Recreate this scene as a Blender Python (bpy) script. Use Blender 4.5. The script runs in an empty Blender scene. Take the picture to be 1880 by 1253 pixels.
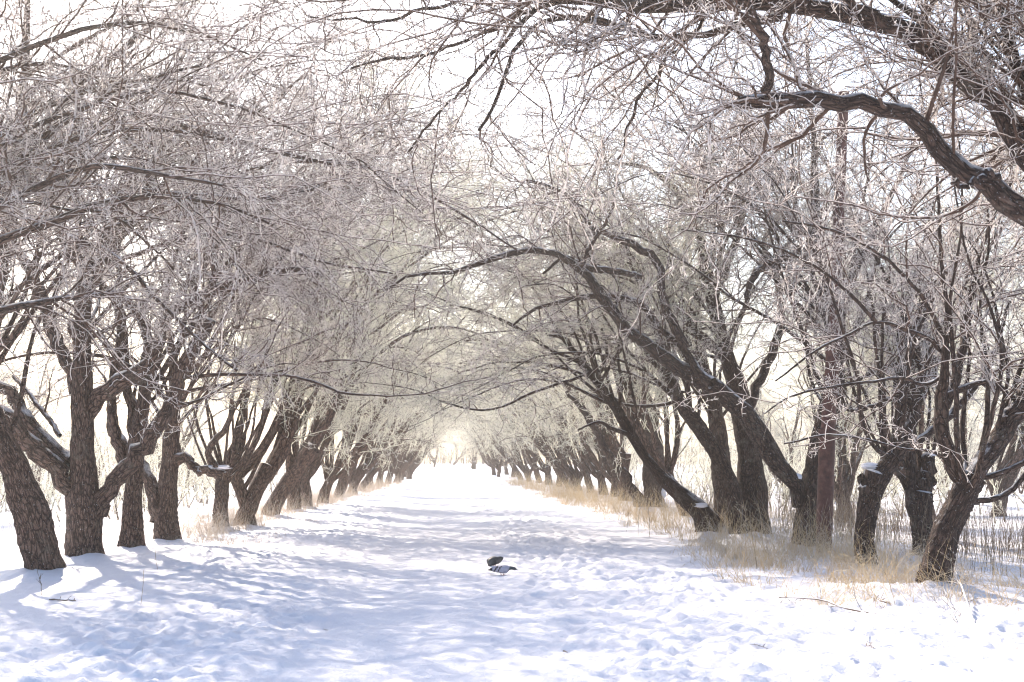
import bpy, math, random
import numpy as np
from mathutils import Vector, Matrix, Euler

S = bpy.context.scene
COL = S.collection
rad = math.radians

# ------------------------------------------------------------------ camera
F, CX, CY = 2611.0, 940.0, 626.5
HOR, VPX, CAMZ = 848.0, 850.0, 1.40
PITCH = math.atan((HOR - CY) / F)
YAW = math.atan((CX - VPX) / F * math.cos(PITCH))
cam_d = bpy.data.cameras.new("camera")
cam = bpy.data.objects.new("camera", cam_d)
COL.objects.link(cam)
cam.location = (0, 0, CAMZ)
cam.rotation_euler = Euler((math.pi / 2 + PITCH, 0, -YAW))
cam_d.sensor_width = 36.0
cam_d.lens = F / 1880 * 36
cam_d.clip_end = 3000
cam_d.dof.use_dof = True
cam_d.dof.focus_distance = 21
cam_d.dof.aperture_fstop = 5.6
S.camera = cam
RM = cam.rotation_euler.to_matrix()


def ray(px, py):
    return RM @ Vector(((px - CX) / F, (CY - py) / F, -1.0))


def at(px, py, Y):
    d = ray(px, py)
    return np.array([d.x / d.y * Y, Y, CAMZ + d.z / d.y * Y])


def foot(px, py):
    d = ray(px, py)
    k = -CAMZ / d.z
    return np.array([d.x * k, d.y * k, 0.0])


# ------------------------------------------------------------------ noise
def vnoise(x, y, seed=0):
    xi, yi = np.floor(x).astype(np.int64), np.floor(y).astype(np.int64)
    fx, fy = x - xi, y - yi
    fx, fy = fx * fx * (3 - 2 * fx), fy * fy * (3 - 2 * fy)

    def h(a, b):
        n = (a * 374761393 + b * 668265263 + seed * 974634777) & 0xFFFFFFFF
        n = ((n ^ (n >> 13)) * 1274126177) & 0xFFFFFFFF
        return ((n ^ (n >> 16)) & 0xFFFF) / 65535.0 * 2 - 1
    return (h(xi, yi) * (1 - fx) + h(xi + 1, yi) * fx) * (1 - fy) + (h(xi, yi + 1) * (1 - fx) + h(xi + 1, yi + 1) * fx) * fy


def band(v, a, b, s):
    return 1 / (1 + np.exp(-(v - a) / s)) * 1 / (1 + np.exp((v - b) / s))


def path_mid(y):
    return -0.25 - 0.012 * np.clip(y - 12, 0, 120)


def ground(x, y):
    x = np.asarray(x, float)
    y = np.asarray(y, float)
    c = x - path_mid(y)
    z = -0.05 * band(c, -1.5, 1.5, 0.35)
    z = z - 0.07 * band(c, -1.15, -0.45, 0.12) * 0.3
    z = z - 0.35 * (1 / (1 + np.exp(-(np.abs(x) - 9) / 1.2)))
    near = np.exp(-np.maximum(y - 40, 0) / 40)
    z = z + near * (0.028 * vnoise(x * .55, y * .45, 1) + 0.012 * vnoise(x * 1.3, y * 1.0, 2))
    tr = band(c, -3.6, -1.1, 0.3) * (0.35 + 0.65 * np.clip(vnoise(x * .5, y * .25, 9) + .55, 0, 1)) + band(c, .85, 2.9 + 3.5 * band(y, -50, 15.5, .8), .3) + 0.22 * band(c, 2.4, 5, .5) * np.clip(.2 + vnoise(x * .6, y * .4, 11), 0, 1)
    foots = vnoise(x * 4.6, y * 3.0, 3)
    lump = np.where(foots < -.15, (foots + .15) * 1.5, foots * .3)
    z = z + near * tr * (0.026 * lump + 0.034 * vnoise(x * 7, y * 5.5, 4) + .030 * vnoise(x * 17, y * 13, 8))
    z = z + near * (0.011 * vnoise(x * 9, y * 3.5, 5) + .006 * vnoise(x * 21, y * 14, 6)) + .018 * near * band(c, -1.5, 1.3, .3) * vnoise(x * 2.2, y * .7, 13)
    # low drifts
    for bx, by, rx, ry, h in ((3.4, 20.4, .55, .5, .10), (-5.2, 18.2, 1.0, .8, .06), (5.2, 15.2, 1.4, .7, .10), (-4.6, 22, 2.5, 2.0, .06)):
        z = z + h * np.exp(-((x - bx) / rx) ** 2 - ((y - by) / ry) ** 2)
    # the field rises gently far off
    t = np.clip((y - 110) / 140, 0, 1)
    z = z + 0.95 * t * t * (3 - 2 * t)
    return z


def gz(x, y):
    return float(ground(x, y))


# ------------------------------------------------------------------ materials
def new_mat(name):
    m = bpy.data.materials.new(name)
    m.use_nodes = True
    nt = m.node_tree
    nt.nodes.clear()
    out = nt.nodes.new("ShaderNodeOutputMaterial")
    return m, nt, out


def N(nt, typ, **kw):
    n = nt.nodes.new(typ)
    for k, v in kw.items():
        if k.startswith("i_"):
            n.inputs[k[2:].replace("_", " ")].default_value = v
        else:
            setattr(n, k, v)
    return n


def math_node(nt, op, a, b=None, c=None, clamp=False):
    n = N(nt, "ShaderNodeMath", operation=op)
    n.use_clamp = clamp
    for i, v in enumerate((a, b, c)):
        if v is None:
            continue
        if isinstance(v, (int, float)):
            n.inputs[i].default_value = v
        else:
            nt.links.new(v, n.inputs[i])
    return n.outputs[0]


def ramp(nt, fac, stops):
    n = N(nt, "ShaderNodeValToRGB")
    e = n.color_ramp.elements
    while len(e) < len(stops):
        e.new(0.5)
    for el, (p, c) in zip(e, stops):
        el.position = p
        el.color = (*c, 1)
    nt.links.new(fac, n.inputs[0])
    return n.outputs[0]


def mixc(nt, fac, a, b):
    n = N(nt, "ShaderNodeMix", data_type="RGBA")
    for sock, v in ((n.inputs[0], fac), (n.inputs[6], a), (n.inputs[7], b)):
        if isinstance(v, (int, float)):
            sock.default_value = v
        elif isinstance(v, tuple):
            sock.default_value = (*v, 1)
        else:
            nt.links.new(v, sock)
    return n.outputs[2]


def frosted_bark(name, twig, rime=0.0, rcol=(.92, .86, .82), tone=1.0):
    """bark; snow and rime lie on what faces up, thicker on thin twigs"""
    m, nt, out = new_mat(name)
    L = nt.links.new
    tc = N(nt, "ShaderNodeTexCoord")
    geo = N(nt, "ShaderNodeNewGeometry")
    sep = N(nt, "ShaderNodeSeparateXYZ")
    L(geo.outputs["Normal"], sep.inputs[0])
    att = N(nt, "ShaderNodeAttribute", attribute_name="thick")
    thick = att.outputs["Fac"]
    n1 = N(nt, "ShaderNodeTexNoise", i_Scale=(7.0 if twig else 5.0), i_Detail=3.0)
    L(tc.outputs["Object"], n1.inputs["Vector"])
    b = N(nt, "ShaderNodeBsdfPrincipled")
    b.inputs["Roughness"].default_value = 0.85
    b.inputs["Specular IOR Level"].default_value = 0.25
    if twig:
        bark = ramp(nt, n1.outputs["Fac"], [(0.3, (.048, .028, .021)), (.7, (.118, .075, .056))])
        # rime: z of normal + noise against a limit that rises with thickness
        lim = math_node(nt, 'MULTIPLY_ADD', thick, 34.0, -0.36 - rime)
        lim = math_node(nt, 'MINIMUM', lim, .62)
        n2 = N(nt, "ShaderNodeTexNoise", i_Scale=34.0, i_Detail=2.0)
        L(tc.outputs["Object"], n2.inputs["Vector"])
        v = math_node(nt, 'MULTIPLY_ADD', n1.outputs["Fac"], 1.0, -.5)
        v = math_node(nt, 'MULTIPLY_ADD', n2.outputs["Fac"], 1.9, v)
        v = math_node(nt, 'ADD', v, -.95)
        v = math_node(nt, 'ADD', v, sep.outputs["Z"])
        v = math_node(nt, 'SUBTRACT', v, lim)
        fac = math_node(nt, 'MULTIPLY_ADD', v, 3.6, .2, clamp=True)
        col = mixc(nt, fac, bark, rcol)
        L(col, b.inputs["Base Color"])
        tr = N(nt, "ShaderNodeBsdfTranslucent")
        tr.inputs[0].default_value = (rcol[0] * 1.02, rcol[1] * 1.02, rcol[2] * 1.01, 1)
        mx = N(nt, "ShaderNodeMixShader")
        f2 = math_node(nt, 'MULTIPLY', fac, .66)
        L(f2, mx.inputs[0])
        L(b.outputs[0], mx.inputs[1])
        L(tr.outputs[0], mx.inputs[2])
        L(mx.outputs[0], out.inputs[0])
    else:
        mp = N(nt, "ShaderNodeMapping")
        mp.inputs["Scale"].default_value = (1, 1, .42)
        gr_ = N(nt, "ShaderNodeAttribute", attribute_name="grain")
        L(gr_.outputs["Vector"], mp.inputs[0])
        vo = N(nt, "ShaderNodeTexVoronoi", i_Scale=20.0)
        vo.feature = 'DISTANCE_TO_EDGE'
        nw = N(nt, "ShaderNodeTexNoise", i_Scale=9.0, i_Detail=4.0)
        L(mp.outputs[0], nw.inputs["Vector"])
        wob = N(nt, "ShaderNodeMix", data_type='VECTOR')
        wob.inputs[0].default_value = .12
        L(mp.outputs[0], wob.inputs[4])
        L(nw.outputs["Color"], wob.inputs[5])
        L(wob.outputs[1], vo.inputs["Vector"])
        crack = math_node(nt, 'MULTIPLY', vo.outputs["Distance"], 5.0, clamp=True)
        fine = N(nt, "ShaderNodeTexNoise", i_Scale=38.0, i_Detail=6.0, i_Roughness=.7)
        L(mp.outputs[0], fine.inputs["Vector"])
        c1 = ramp(nt, fine.outputs["Fac"], [(.3, (.055 * tone, .034 * tone, .026 * tone)), (.52, (.14 * tone, .090 * tone, .070 * tone)), (.75, (.26 * tone, .19 * tone, .155 * tone))])
        c2 = mixc(nt, crack, (.028, .019, .017), c1)
        # grey-green lichen patches
        ln = N(nt, "ShaderNodeTexNoise", i_Scale=3.3, i_Detail=5.0, i_Roughness=.65)
        L(tc.outputs["Object"], ln.inputs["Vector"])
        lf = ramp(nt, ln.outputs["Fac"], [(.56, (0, 0, 0)), (.68, (.55, .55, .55))])
        c3 = mixc(nt, lf, c2, (.21, .18, .145))
        # rime specks and snow on top
        sp = N(nt, "ShaderNodeTexNoise", i_Scale=55.0, i_Detail=2.0)
        L(tc.outputs["Object"], sp.inputs["Vector"])
        speck = math_node(nt, 'MULTIPLY_ADD', sp.outputs["Fac"], 9.0, -5.9, clamp=True)
        v = math_node(nt, 'MULTIPLY_ADD', n1.outputs["Fac"], 1.0, -.5)
        v = math_node(nt, 'ADD', v, sep.outputs["Z"])
        v2 = math_node(nt, 'MULTIPLY_ADD', fine.outputs["Fac"], .7, -.35)
        v = math_node(nt, 'ADD', v, v2)
        top = math_node(nt, 'MULTIPLY_ADD', v, 3.2, -1.75, clamp=True)
        fac = math_node(nt, 'MAXIMUM', math_node(nt, 'MULTIPLY', speck, .6), top)
        col = mixc(nt, fac, c3, (.80, .79, .80))
        L(col, b.inputs["Base Color"])
        bp = N(nt, "ShaderNodeBump", i_Strength=1.0, i_Distance=.035)
        hgt = math_node(nt, 'ADD', math_node(nt, 'MULTIPLY', crack, .6), math_node(nt, 'MULTIPLY', fine.outputs["Fac"], .9))
        L(hgt, bp.inputs["Height"])
        L(bp.outputs[0], b.inputs["Normal"])
        L(b.outputs[0], out.inputs[0])
    return m


def snow_mat(name="snow", bump=True):
    m, nt, out = new_mat(name)
    L = nt.links.new
    tc = N(nt, "ShaderNodeTexCoord")
    b = N(nt, "ShaderNodeBsdfPrincipled")
    b.inputs["Roughness"].default_value = .7
    b.inputs["Specular IOR Level"].default_value = .2
    n = N(nt, "ShaderNodeTexNoise", i_Scale=3.0, i_Detail=4.0)
    L(tc.outputs["Object"], n.inputs["Vector"])
    col = ramp(nt, n.outputs["Fac"], [(.3, (.84, .825, .865)), (.7, (.89, .875, .90))])
    g = N(nt, "ShaderNodeTexNoise", i_Scale=60.0, i_Detail=3.0, i_Roughness=.7)
    L(tc.outputs["Object"], g.inputs["Vector"])
    # crumbs of bark and seed lying about
    cr = math_node(nt, 'MULTIPLY_ADD', g.outputs["Fac"], 30.0, -23.4, clamp=True)
    col2 = mixc(nt, math_node(nt, 'MULTIPLY', cr, .6), col, (.3, .24, .2))
    L(col2, b.inputs["Base Color"])
    if bump:
        g2 = N(nt, "ShaderNodeTexNoise", i_Scale=14.0, i_Detail=5.0, i_Roughness=.65)
        L(tc.outputs["Object"], g2.inputs["Vector"])
        h = math_node(nt, 'MULTIPLY_ADD', g.outputs["Fac"], .35, g2.outputs["Fac"])
        bp = N(nt, "ShaderNodeBump", i_Strength=.75, i_Distance=.035)
        L(h, bp.inputs["Height"])
        L(bp.outputs[0], b.inputs["Normal"])
    L(b.outputs[0], out.inputs[0])
    return m


def simple_mat(name, c0, c1, scale=6.0, rough=.8, frost=0.0, trans=0.0, bump=0.0):
    m, nt, out = new_mat(name)
    L = nt.links.new
    tc = N(nt, "ShaderNodeTexCoord")
    n = N(nt, "ShaderNodeTexNoise", i_Scale=scale, i_Detail=4.0)
    L(tc.outputs["Object"], n.inputs["Vector"])
    col = ramp(nt, n.outputs["Fac"], [(.35, c0), (.65, c1)])
    if frost:
        geo = N(nt, "ShaderNodeNewGeometry")
        sep = N(nt, "ShaderNodeSeparateXYZ")
        L(geo.outputs["Normal"], sep.inputs[0])
        v = math_node(nt, 'ADD', math_node(nt, 'MULTIPLY_ADD', n.outputs["Fac"], 1.4, -.7), sep.outputs["Z"])
        f = math_node(nt, 'MULTIPLY_ADD', v, 2.0, frost - .5, clamp=True)
        col = mixc(nt, f, col, (.82, .80, .79))
    b = N(nt, "ShaderNodeBsdfPrincipled")
    b.inputs["Roughness"].default_value = rough
    b.inputs["Specular IOR Level"].default_value = .3
    L(col, b.inputs["Base Color"])
    if bump:
        bp = N(nt, "ShaderNodeBump", i_Strength=bump, i_Distance=.01)
        L(n.outputs["Fac"], bp.inputs["Height"])
        L(bp.outputs[0], b.inputs["Normal"])
    if trans:
        tr = N(nt, "ShaderNodeBsdfTranslucent")
        L(col, tr.inputs[0])
        mx = N(nt, "ShaderNodeMixShader")
        mx.inputs[0].default_value = trans
        L(b.outputs[0], mx.inputs[1])
        L(tr.outputs[0], mx.inputs[2])
        L(mx.outputs[0], out.inputs[0])
    else:
        L(b.outputs[0], out.inputs[0])
    return m


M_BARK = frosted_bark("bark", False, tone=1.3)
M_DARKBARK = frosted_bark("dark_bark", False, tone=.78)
M_TWIG = frosted_bark("frosted_twig", True)
M_BRIGHT_RIME = frosted_bark("brightened_rime_twig", True, .5, (.94, .93, .84))  # mid and far twigs: heavier rime, with canopy brightness put into the colour
M_SPUR = frosted_bark("rime_crusted_spur", True, .75, (.95, .915, .89))
M_SNOW = snow_mat()
M_CLUMP = snow_mat("snow_clump", False)
M_GRASS = simple_mat("dry_grass", (.64, .51, .31), (.86, .75, .54), 1.3, frost=.3, trans=.6)
M_REED = simple_mat("reed", (.20, .14, .10), (.42, .32, .22), 1.2, frost=.30, trans=.3)
M_PALE = simple_mat("frosted_grass", (.52, .42, .31), (.78, .70, .58), 1.3, frost=.6, trans=.6)
M_STALK = simple_mat("dead_stalk", (.10, .07, .05), (.22, .15, .11), 9, frost=.15)
M_WEED = simple_mat("weed", (.30, .21, .12), (.48, .36, .22), 9, frost=.4)
M_CUT = simple_mat("sawn_wood", (.20, .15, .12), (.36, .28, .22), 14)


# ------------------------------------------------------------------ tubes
class MB:
    def __init__(self):
        self.v, self.f, self.t, self.m, self.c = [], [], [], [], []
        self.n = 0

    def tubes(self, P, R, n=3, mat=0, jit=None, caps=False):
        P = np.asarray(P, float)
        R = np.asarray(R, float)
        if len(P) == 0:
            return
        Nn, K, _ = P.shape
        T = np.gradient(P, axis=1)
        T /= np.linalg.norm(T, axis=2, keepdims=True) + 1e-9
        mean = P[:, -1] - P[:, 0]
        ax = np.argmin(np.abs(mean), axis=1)
        ref = np.zeros((Nn, 3))
        ref[np.arange(Nn), ax] = 1
        U = np.cross(T, ref[:, None, :])
        U /= np.linalg.norm(U, axis=2, keepdims=True) + 1e-9
        V = np.cross(T, U)
        a = np.arange(n) / n * 2 * math.pi
        rr = R[:, :, None] * np.ones(n)
        if jit is not None:
            rr = rr * jit
        ca, sa = np.cos(a), np.sin(a)
        X = P[:, :, None, :] + rr[..., None] * (ca[:, None] * U[:, :, None, :] + sa[:, None] * V[:, :, None, :])
        base = self.n + (np.arange(Nn) * K * n)[:, None, None] + (np.arange(K - 1) * n)[None, :, None]
        j = np.arange(n)
        j2 = (j + 1) % n
        q = np.stack([base + j, base + j2, base + n + j2, base + n + j], axis=-1).reshape(-1, 4)
        self.v.append(X.reshape(-1, 3))
        self.t.append(np.repeat(R[:, :, None], n, axis=2).reshape(-1))
        sl = np.concatenate([np.zeros((Nn, 1)), np.cumsum(np.linalg.norm(np.diff(P, axis=1), axis=2), axis=1)], 1) + (P[:, :1, 0] * 7.3 + P[:, :1, 1] * 3.1)
        rc = np.maximum(R.max(axis=1), .004)[:, None, None] * np.ones((1, K, 1))
        lc = np.stack([rc * ca, rc * sa, sl[:, :, None] * np.ones(n)], -1)
        self.c.append(lc.reshape(-1, 3))
        self.f.append(q)
        self.m.append(np.full(len(q), mat))
        self.n += Nn * K * n
        if caps:
            for i in range(Nn):
                c = P[i, -1] + T[i, -1] * R[i, -1] * .25
                last = X[i, -1]
                vv = np.vstack([last, (last - c) * .55 + c + T[i, -1] * R[i, -1] * .1, [c]])
                o = self.n
                self.v.append(vv)
                self.c.append(vv)
                self.t.append(np.full(len(vv), R[i, -1]))
                qs = [(o + k, o + (k + 1) % n, o + n + (k + 1) % n, o + n + k) for k in range(n)]
                qs += [(o + n + k, o + n + (k + 1) % n, o + 2 * n, o + 2 * n) for k in range(n)]
                self.f.append(np.array(qs))
                self.m.append(np.full(len(qs), mat))
                self.n += len(vv)

    def raw(self, v, f, mat=0):
        v = np.asarray(v, float)
        f = np.asarray(f) + self.n
        self.v.append(v)
        self.c.append(v)
        self.t.append(np.zeros(len(v)))
        self.f.append(f)
        self.m.append(np.full(len(f), mat))
        self.n += len(v)

    def mesh(self, name, mats, origin=(0, 0, 0), smooth=True):
        me = bpy.data.meshes.new(name)
        v = np.vstack(self.v) - np.asarray(origin, float)
        f = np.vstack(self.f)
        m = np.concatenate(self.m)
        tri = f[:, 2] == f[:, 3]
        me.vertices.add(len(v))
        me.vertices.foreach_set("co", v.astype(np.float32).ravel())
        cnt = np.where(tri, 3, 4)
        start = np.concatenate([[0], np.cumsum(cnt)[:-1]])
        flat = f.ravel()
        keep = np.ones(len(flat), bool)
        keep[3::4] = ~tri
        loops = flat[keep]
        me.loops.add(len(loops))
        me.loops.foreach_set("vertex_index", loops.astype(np.int32))
        me.polygons.add(len(f))
        me.polygons.foreach_set("loop_start", start.astype(np.int32))
        me.polygons.foreach_set("loop_total", cnt.astype(np.int32))
        me.polygons.foreach_set("material_index", m.astype(np.int32))
        me.polygons.foreach_set("use_smooth", np.full(len(f), smooth))
        for mt in mats:
            me.materials.append(mt)
        a = me.attributes.new("thick", 'FLOAT', 'POINT')
        a.data.foreach_set("value", np.concatenate(self.t).astype(np.float32))
        a = me.attributes.new("grain", 'FLOAT_VECTOR', 'POINT')
        a.data.foreach_set("vector", np.vstack(self.c).astype(np.float32).ravel())
        me.update(calc_edges=True)
        return me

    def obj(self, name, mats, parent=None, origin=(0, 0, 0), smooth=True):
        me = self.mesh(name, mats, origin, smooth)
        o = bpy.data.objects.new(name, me)
        COL.objects.link(o)
        if parent is not None:
            o.parent = parent
        else:
            o.location = origin
        return o


def tag(o, label=None, cat=None, group=None, kind=None):
    for k, v in (("label", label), ("category", cat), ("group", group), ("kind", kind)):
        if v:
            o[k] = v
    return o


def empty(name, loc, label, cat, group=None):
    o = bpy.data.objects.new(name, None)
    o.empty_display_size = .3
    COL.objects.link(o)
    o.location = tuple(loc)
    return tag(o, label, cat, group)


def resample(P, R, K):
    """smooth curve through points, K samples"""
    P = np.asarray(P, float)
    R = np.asarray(R, float)
    n = len(P)
    if n == 2:
        t = np.linspace(0, 1, K)[:, None]
        return P[0] * (1 - t) + P[1] * t, R[0] + (R[1] - R[0]) * t[:, 0]
    d = np.concatenate([[0], np.cumsum(np.linalg.norm(np.diff(P, axis=0), axis=1))])
    s = np.linspace(0, d[-1], K)
    tang = np.gradient(P, d, axis=0)
    i = np.clip(np.searchsorted(d, s, side='right') - 1, 0, n - 2)
    h = (d[i + 1] - d[i])
    u = ((s - d[i]) / h)[:, None]
    h = h[:, None]
    Q = (2 * u**3 - 3 * u**2 + 1) * P[i] + (u**3 - 2 * u**2 + u) * h * tang[i] + (-2 * u**3 + 3 * u**2) * P[i + 1] + (u**3 - u**2) * h * tang[i + 1]
    return Q, np.interp(s, d, R)


def grow(g, P, R, dens, t0, L, ang, K, sig, up, droop, rr, rmax, rtip, bias=(0, 0, 0), taper=.5, zmin=-9.0, smin=-9.0):
    """children along every parent polyline; P (N,Kp,3), R (N,Kp)"""
    Nn, Kp, _ = P.shape
    ln = np.linalg.norm(np.diff(P, axis=1), axis=2).sum(1)
    cnt = g.poisson(np.maximum(dens * ln * (1 - t0), 0.01))
    idx = np.repeat(np.arange(Nn), cnt)
    M = len(idx)
    if M == 0:
        return np.zeros((0, K, 3)), np.zeros((0, K))
    t = g.uniform(t0, 1.0, M)
    s = t * (Kp - 1)
    i = np.clip(s.astype(int), 0, Kp - 2)
    u = (s - i)[:, None]
    A, B = P[idx, i], P[idx, i + 1]
    pos = A * (1 - u) + B * u
    ok = pos[:, 2] > smin
    if not ok.all():
        idx, i, u, t, A, B, pos = idx[ok], i[ok], u[ok], t[ok], A[ok], B[ok], pos[ok]
        M = len(idx)
    T = B - A
    T /= np.linalg.norm(T, axis=1, keepdims=True) + 1e-9
    r = R[idx, i] * (1 - u[:, 0]) + R[idx, i + 1] * u[:, 0]
    q = g.normal(size=(M, 3))
    q -= (q * T).sum(1, keepdims=True) * T
    q /= np.linalg.norm(q, axis=1, keepdims=True) + 1e-9
    a = np.radians(g.uniform(ang[0], ang[1], M))[:, None]
    d = np.cos(a) * T + np.sin(a) * q + np.asarray(bias)
    d[:, 2] += up * 1.5
    d /= np.linalg.norm(d, axis=1, keepdims=True)
    ll = g.uniform(L[0], L[1], M) * (1 - taper * t)
    r0 = np.minimum(r * rr, rmax) * g.uniform(.7, 1.0, M)
    r0 = np.maximum(r0, rtip * 1.15)
    out = np.zeros((M, K, 3))
    out[:, 0] = pos
    step = (ll / (K - 1))[:, None]
    for k in range(1, K):
        d = d + g.normal(size=(M, 3)) * sig
        d[:, 2] += up - droop * k / K + np.clip((zmin - pos[:, 2]) * .3, 0, .3)
        d /= np.linalg.norm(d, axis=1, keepdims=True)
        pos = pos + d * step
        out[:, k] = pos
    RR = r0[:, None] + (rtip - r0)[:, None] * np.linspace(0, 1, K)[None, :]
    return out, RR


def wood(mb, g, P, R, sides=12, cap=True, mat=0, flare=False):
    """one thick limb with lumps"""
    K = len(P)
    th = np.arange(sides) / sides * 2 * math.pi
    ph = g.uniform(0, 6.28, 6)
    s = np.linspace(0, 1, K)[:, None]
    lnth = np.linalg.norm(np.diff(P, axis=0), axis=1).sum()
    j = 1 + .07 * np.sin(th * 2 + ph[0] + s * lnth * 1.3) + .05 * np.sin(th * 3 + ph[1] - s * lnth * 2.1) + .085 * np.sin(s * lnth * 3.3 + ph[2]) + .05 * np.sin(s * lnth * 8.7 + ph[4] + th) + .045 * np.sin(th * 5 + ph[3] + s * 3) + g.normal(size=(K, sides)) * .028
    mb.tubes(P[None], R[None] * .82, sides, mat, j[None], caps=cap)


# twig densities: A = branches on limbs, B = twigs, C = spurs
NEAR = dict(A=3.3, W=.6, B=6.8, C=11.0, rB=.0046, rC=.0045)
MID = dict(A=2.6, W=.5, B=6.2, C=7.0, rB=.0052, rC=.0056)
FAR = dict(A=2.1, W=.4, B=5.0, C=4.0, rB=.0078, rC=.0084)


def crown(g, P, R, lod, droop=.10, bias=(0, 0, 0), dens=1.0, t0=.25, zmin=1.5):
    """frosted branches, whips, twigs and spur shoots on limbs P (N,K,3)"""
    mb = MB()
    Pa, Ra = grow(g, P, R, lod['A'] * dens, t0, (1.0, 2.9), (25, 75), 11, .24, .045, droop, .55, .020, .0050, bias, zmin=zmin, smin=zmin)
    Pw, Rw = grow(g, P, R, lod['W'] * dens, t0, (2.2, 4.4), (20, 60), 11, .13, .05, .17, .5, .014, .0050, bias, taper=.3, zmin=zmin, smin=zmin)
    k = Pa[:, :, 2].min(1) > zmin - .35
    Pa, Ra = Pa[k], Ra[k]
    k = Pw[:, :, 2].min(1) > zmin - .2
    Pw, Rw = Pw[k], Rw[k]
    Pa2, Ra2 = grow(g, np.concatenate([Pa, Pw]), np.concatenate([Ra, Rw]), 1.5, .12, (.45, 1.3), (25, 70), 9, .25, .03, droop, .7, .010, .0045, zmin=zmin)
    k = Pa2[:, :, 2].min(1) > zmin - .6
    Pa2, Ra2 = Pa2[k], Ra2[k]
    PP = np.concatenate([Pa[:, :9], Pw[:, 2:11], Pa2])
    RP = np.concatenate([Ra[:, :9], Rw[:, 2:11], Ra2])
    Pb, Rb = grow(g, PP, RP, lod['B'], .05, (.18, .70), (30, 85), 7, .27, .05, .05, .8, .0075, lod['rB'] * .72)
    Rb = np.maximum(Rb, lod['rB'] * .72)
    Pc, Rc = grow(g, Pb, Rb, lod['C'], .1, (.03, .12), (40, 88), 3, .3, .05, 0, .9, lod['rC'], lod['rC'] * .62)
    mb.tubes(Pa, Ra, 5)
    mb.tubes(Pw, Rw, 5)
    mb.tubes(Pa2, Ra2, 4)
    mb.tubes(Pb, Rb, 3)
    mb.tubes(Pc, Rc, 3, 1)
    return mb


def limbs_proc(g, starts, dirs, lens, r0, K=16, sig=.10, up=.0, droop=.12, bias=(0, 0, 0), zmin=-9.0):
    M = len(starts)
    pos = np.array(starts, float)
    d = np.array(dirs, float)
    d /= np.linalg.norm(d, axis=1, keepdims=True)
    out = np.zeros((M, K, 3))
    out[:, 0] = pos
    step = (np.asarray(lens) / (K - 1))[:, None]
    for k in range(1, K):
        d = d + g.normal(size=(M, 3)) * sig + np.asarray(bias)
        d[:, 2] += up - droop * k / K + np.clip((zmin - pos[:, 2]) * .25, 0, .25)
        d /= np.linalg.norm(d, axis=1, keepdims=True)
        pos = pos + d * step
        out[:, k] = pos
    R = np.asarray(r0)[:, None] * (1 - np.linspace(0, 1, K)[None, :] ** .8 * .85)
    return out, R


def lump(mb, c, r, g, n=10, m=7, mat=0, squash=.6, d=None, rough=.05):
    """a small rounded clump"""
    th = np.arange(n) / n * 2 * math.pi
    vs = []
    for k in range(m):
        ph = math.pi * (k + .02) / (m - 1 + .04)
        for a in th:
            q = 1 + .22 * math.sin(a * 2 + k) * math.sin(ph) + g.normal() * rough
            vs.append((math.sin(ph) * math.cos(a) * q, math.sin(ph) * math.sin(a) * q, math.cos(ph) * squash))
    vs = np.array(vs)
    r = np.asarray(r, float)
    vs = vs * r
    if d is not None:
        vs = vs @ np.array(Vector((0, 0, 1)).rotation_difference(Vector(d)).to_matrix()).T
    vs = vs + np.asarray(c)
    fs = []
    for k in range(m - 1):
        for i in range(n):
            fs.append((k * n + i, k * n + n + i, k * n + n + (i + 1) % n, k * n + (i + 1) % n))
    mb.raw(vs, fs, mat)


# ------------------------------------------------------------------ traced trees
def trace(pts, Y0, Y1, K=26):
    n = len(pts)
    P, R = [], []
    for i, (px, py, w) in enumerate(pts):
        Y = Y0 + (Y1 - Y0) * i / max(n - 1, 1)
        P.append(at(px, py, Y))
        R.append(w * Y / F / 2)
    return resample(P, R, K)


TREE_NO = [0]


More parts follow.
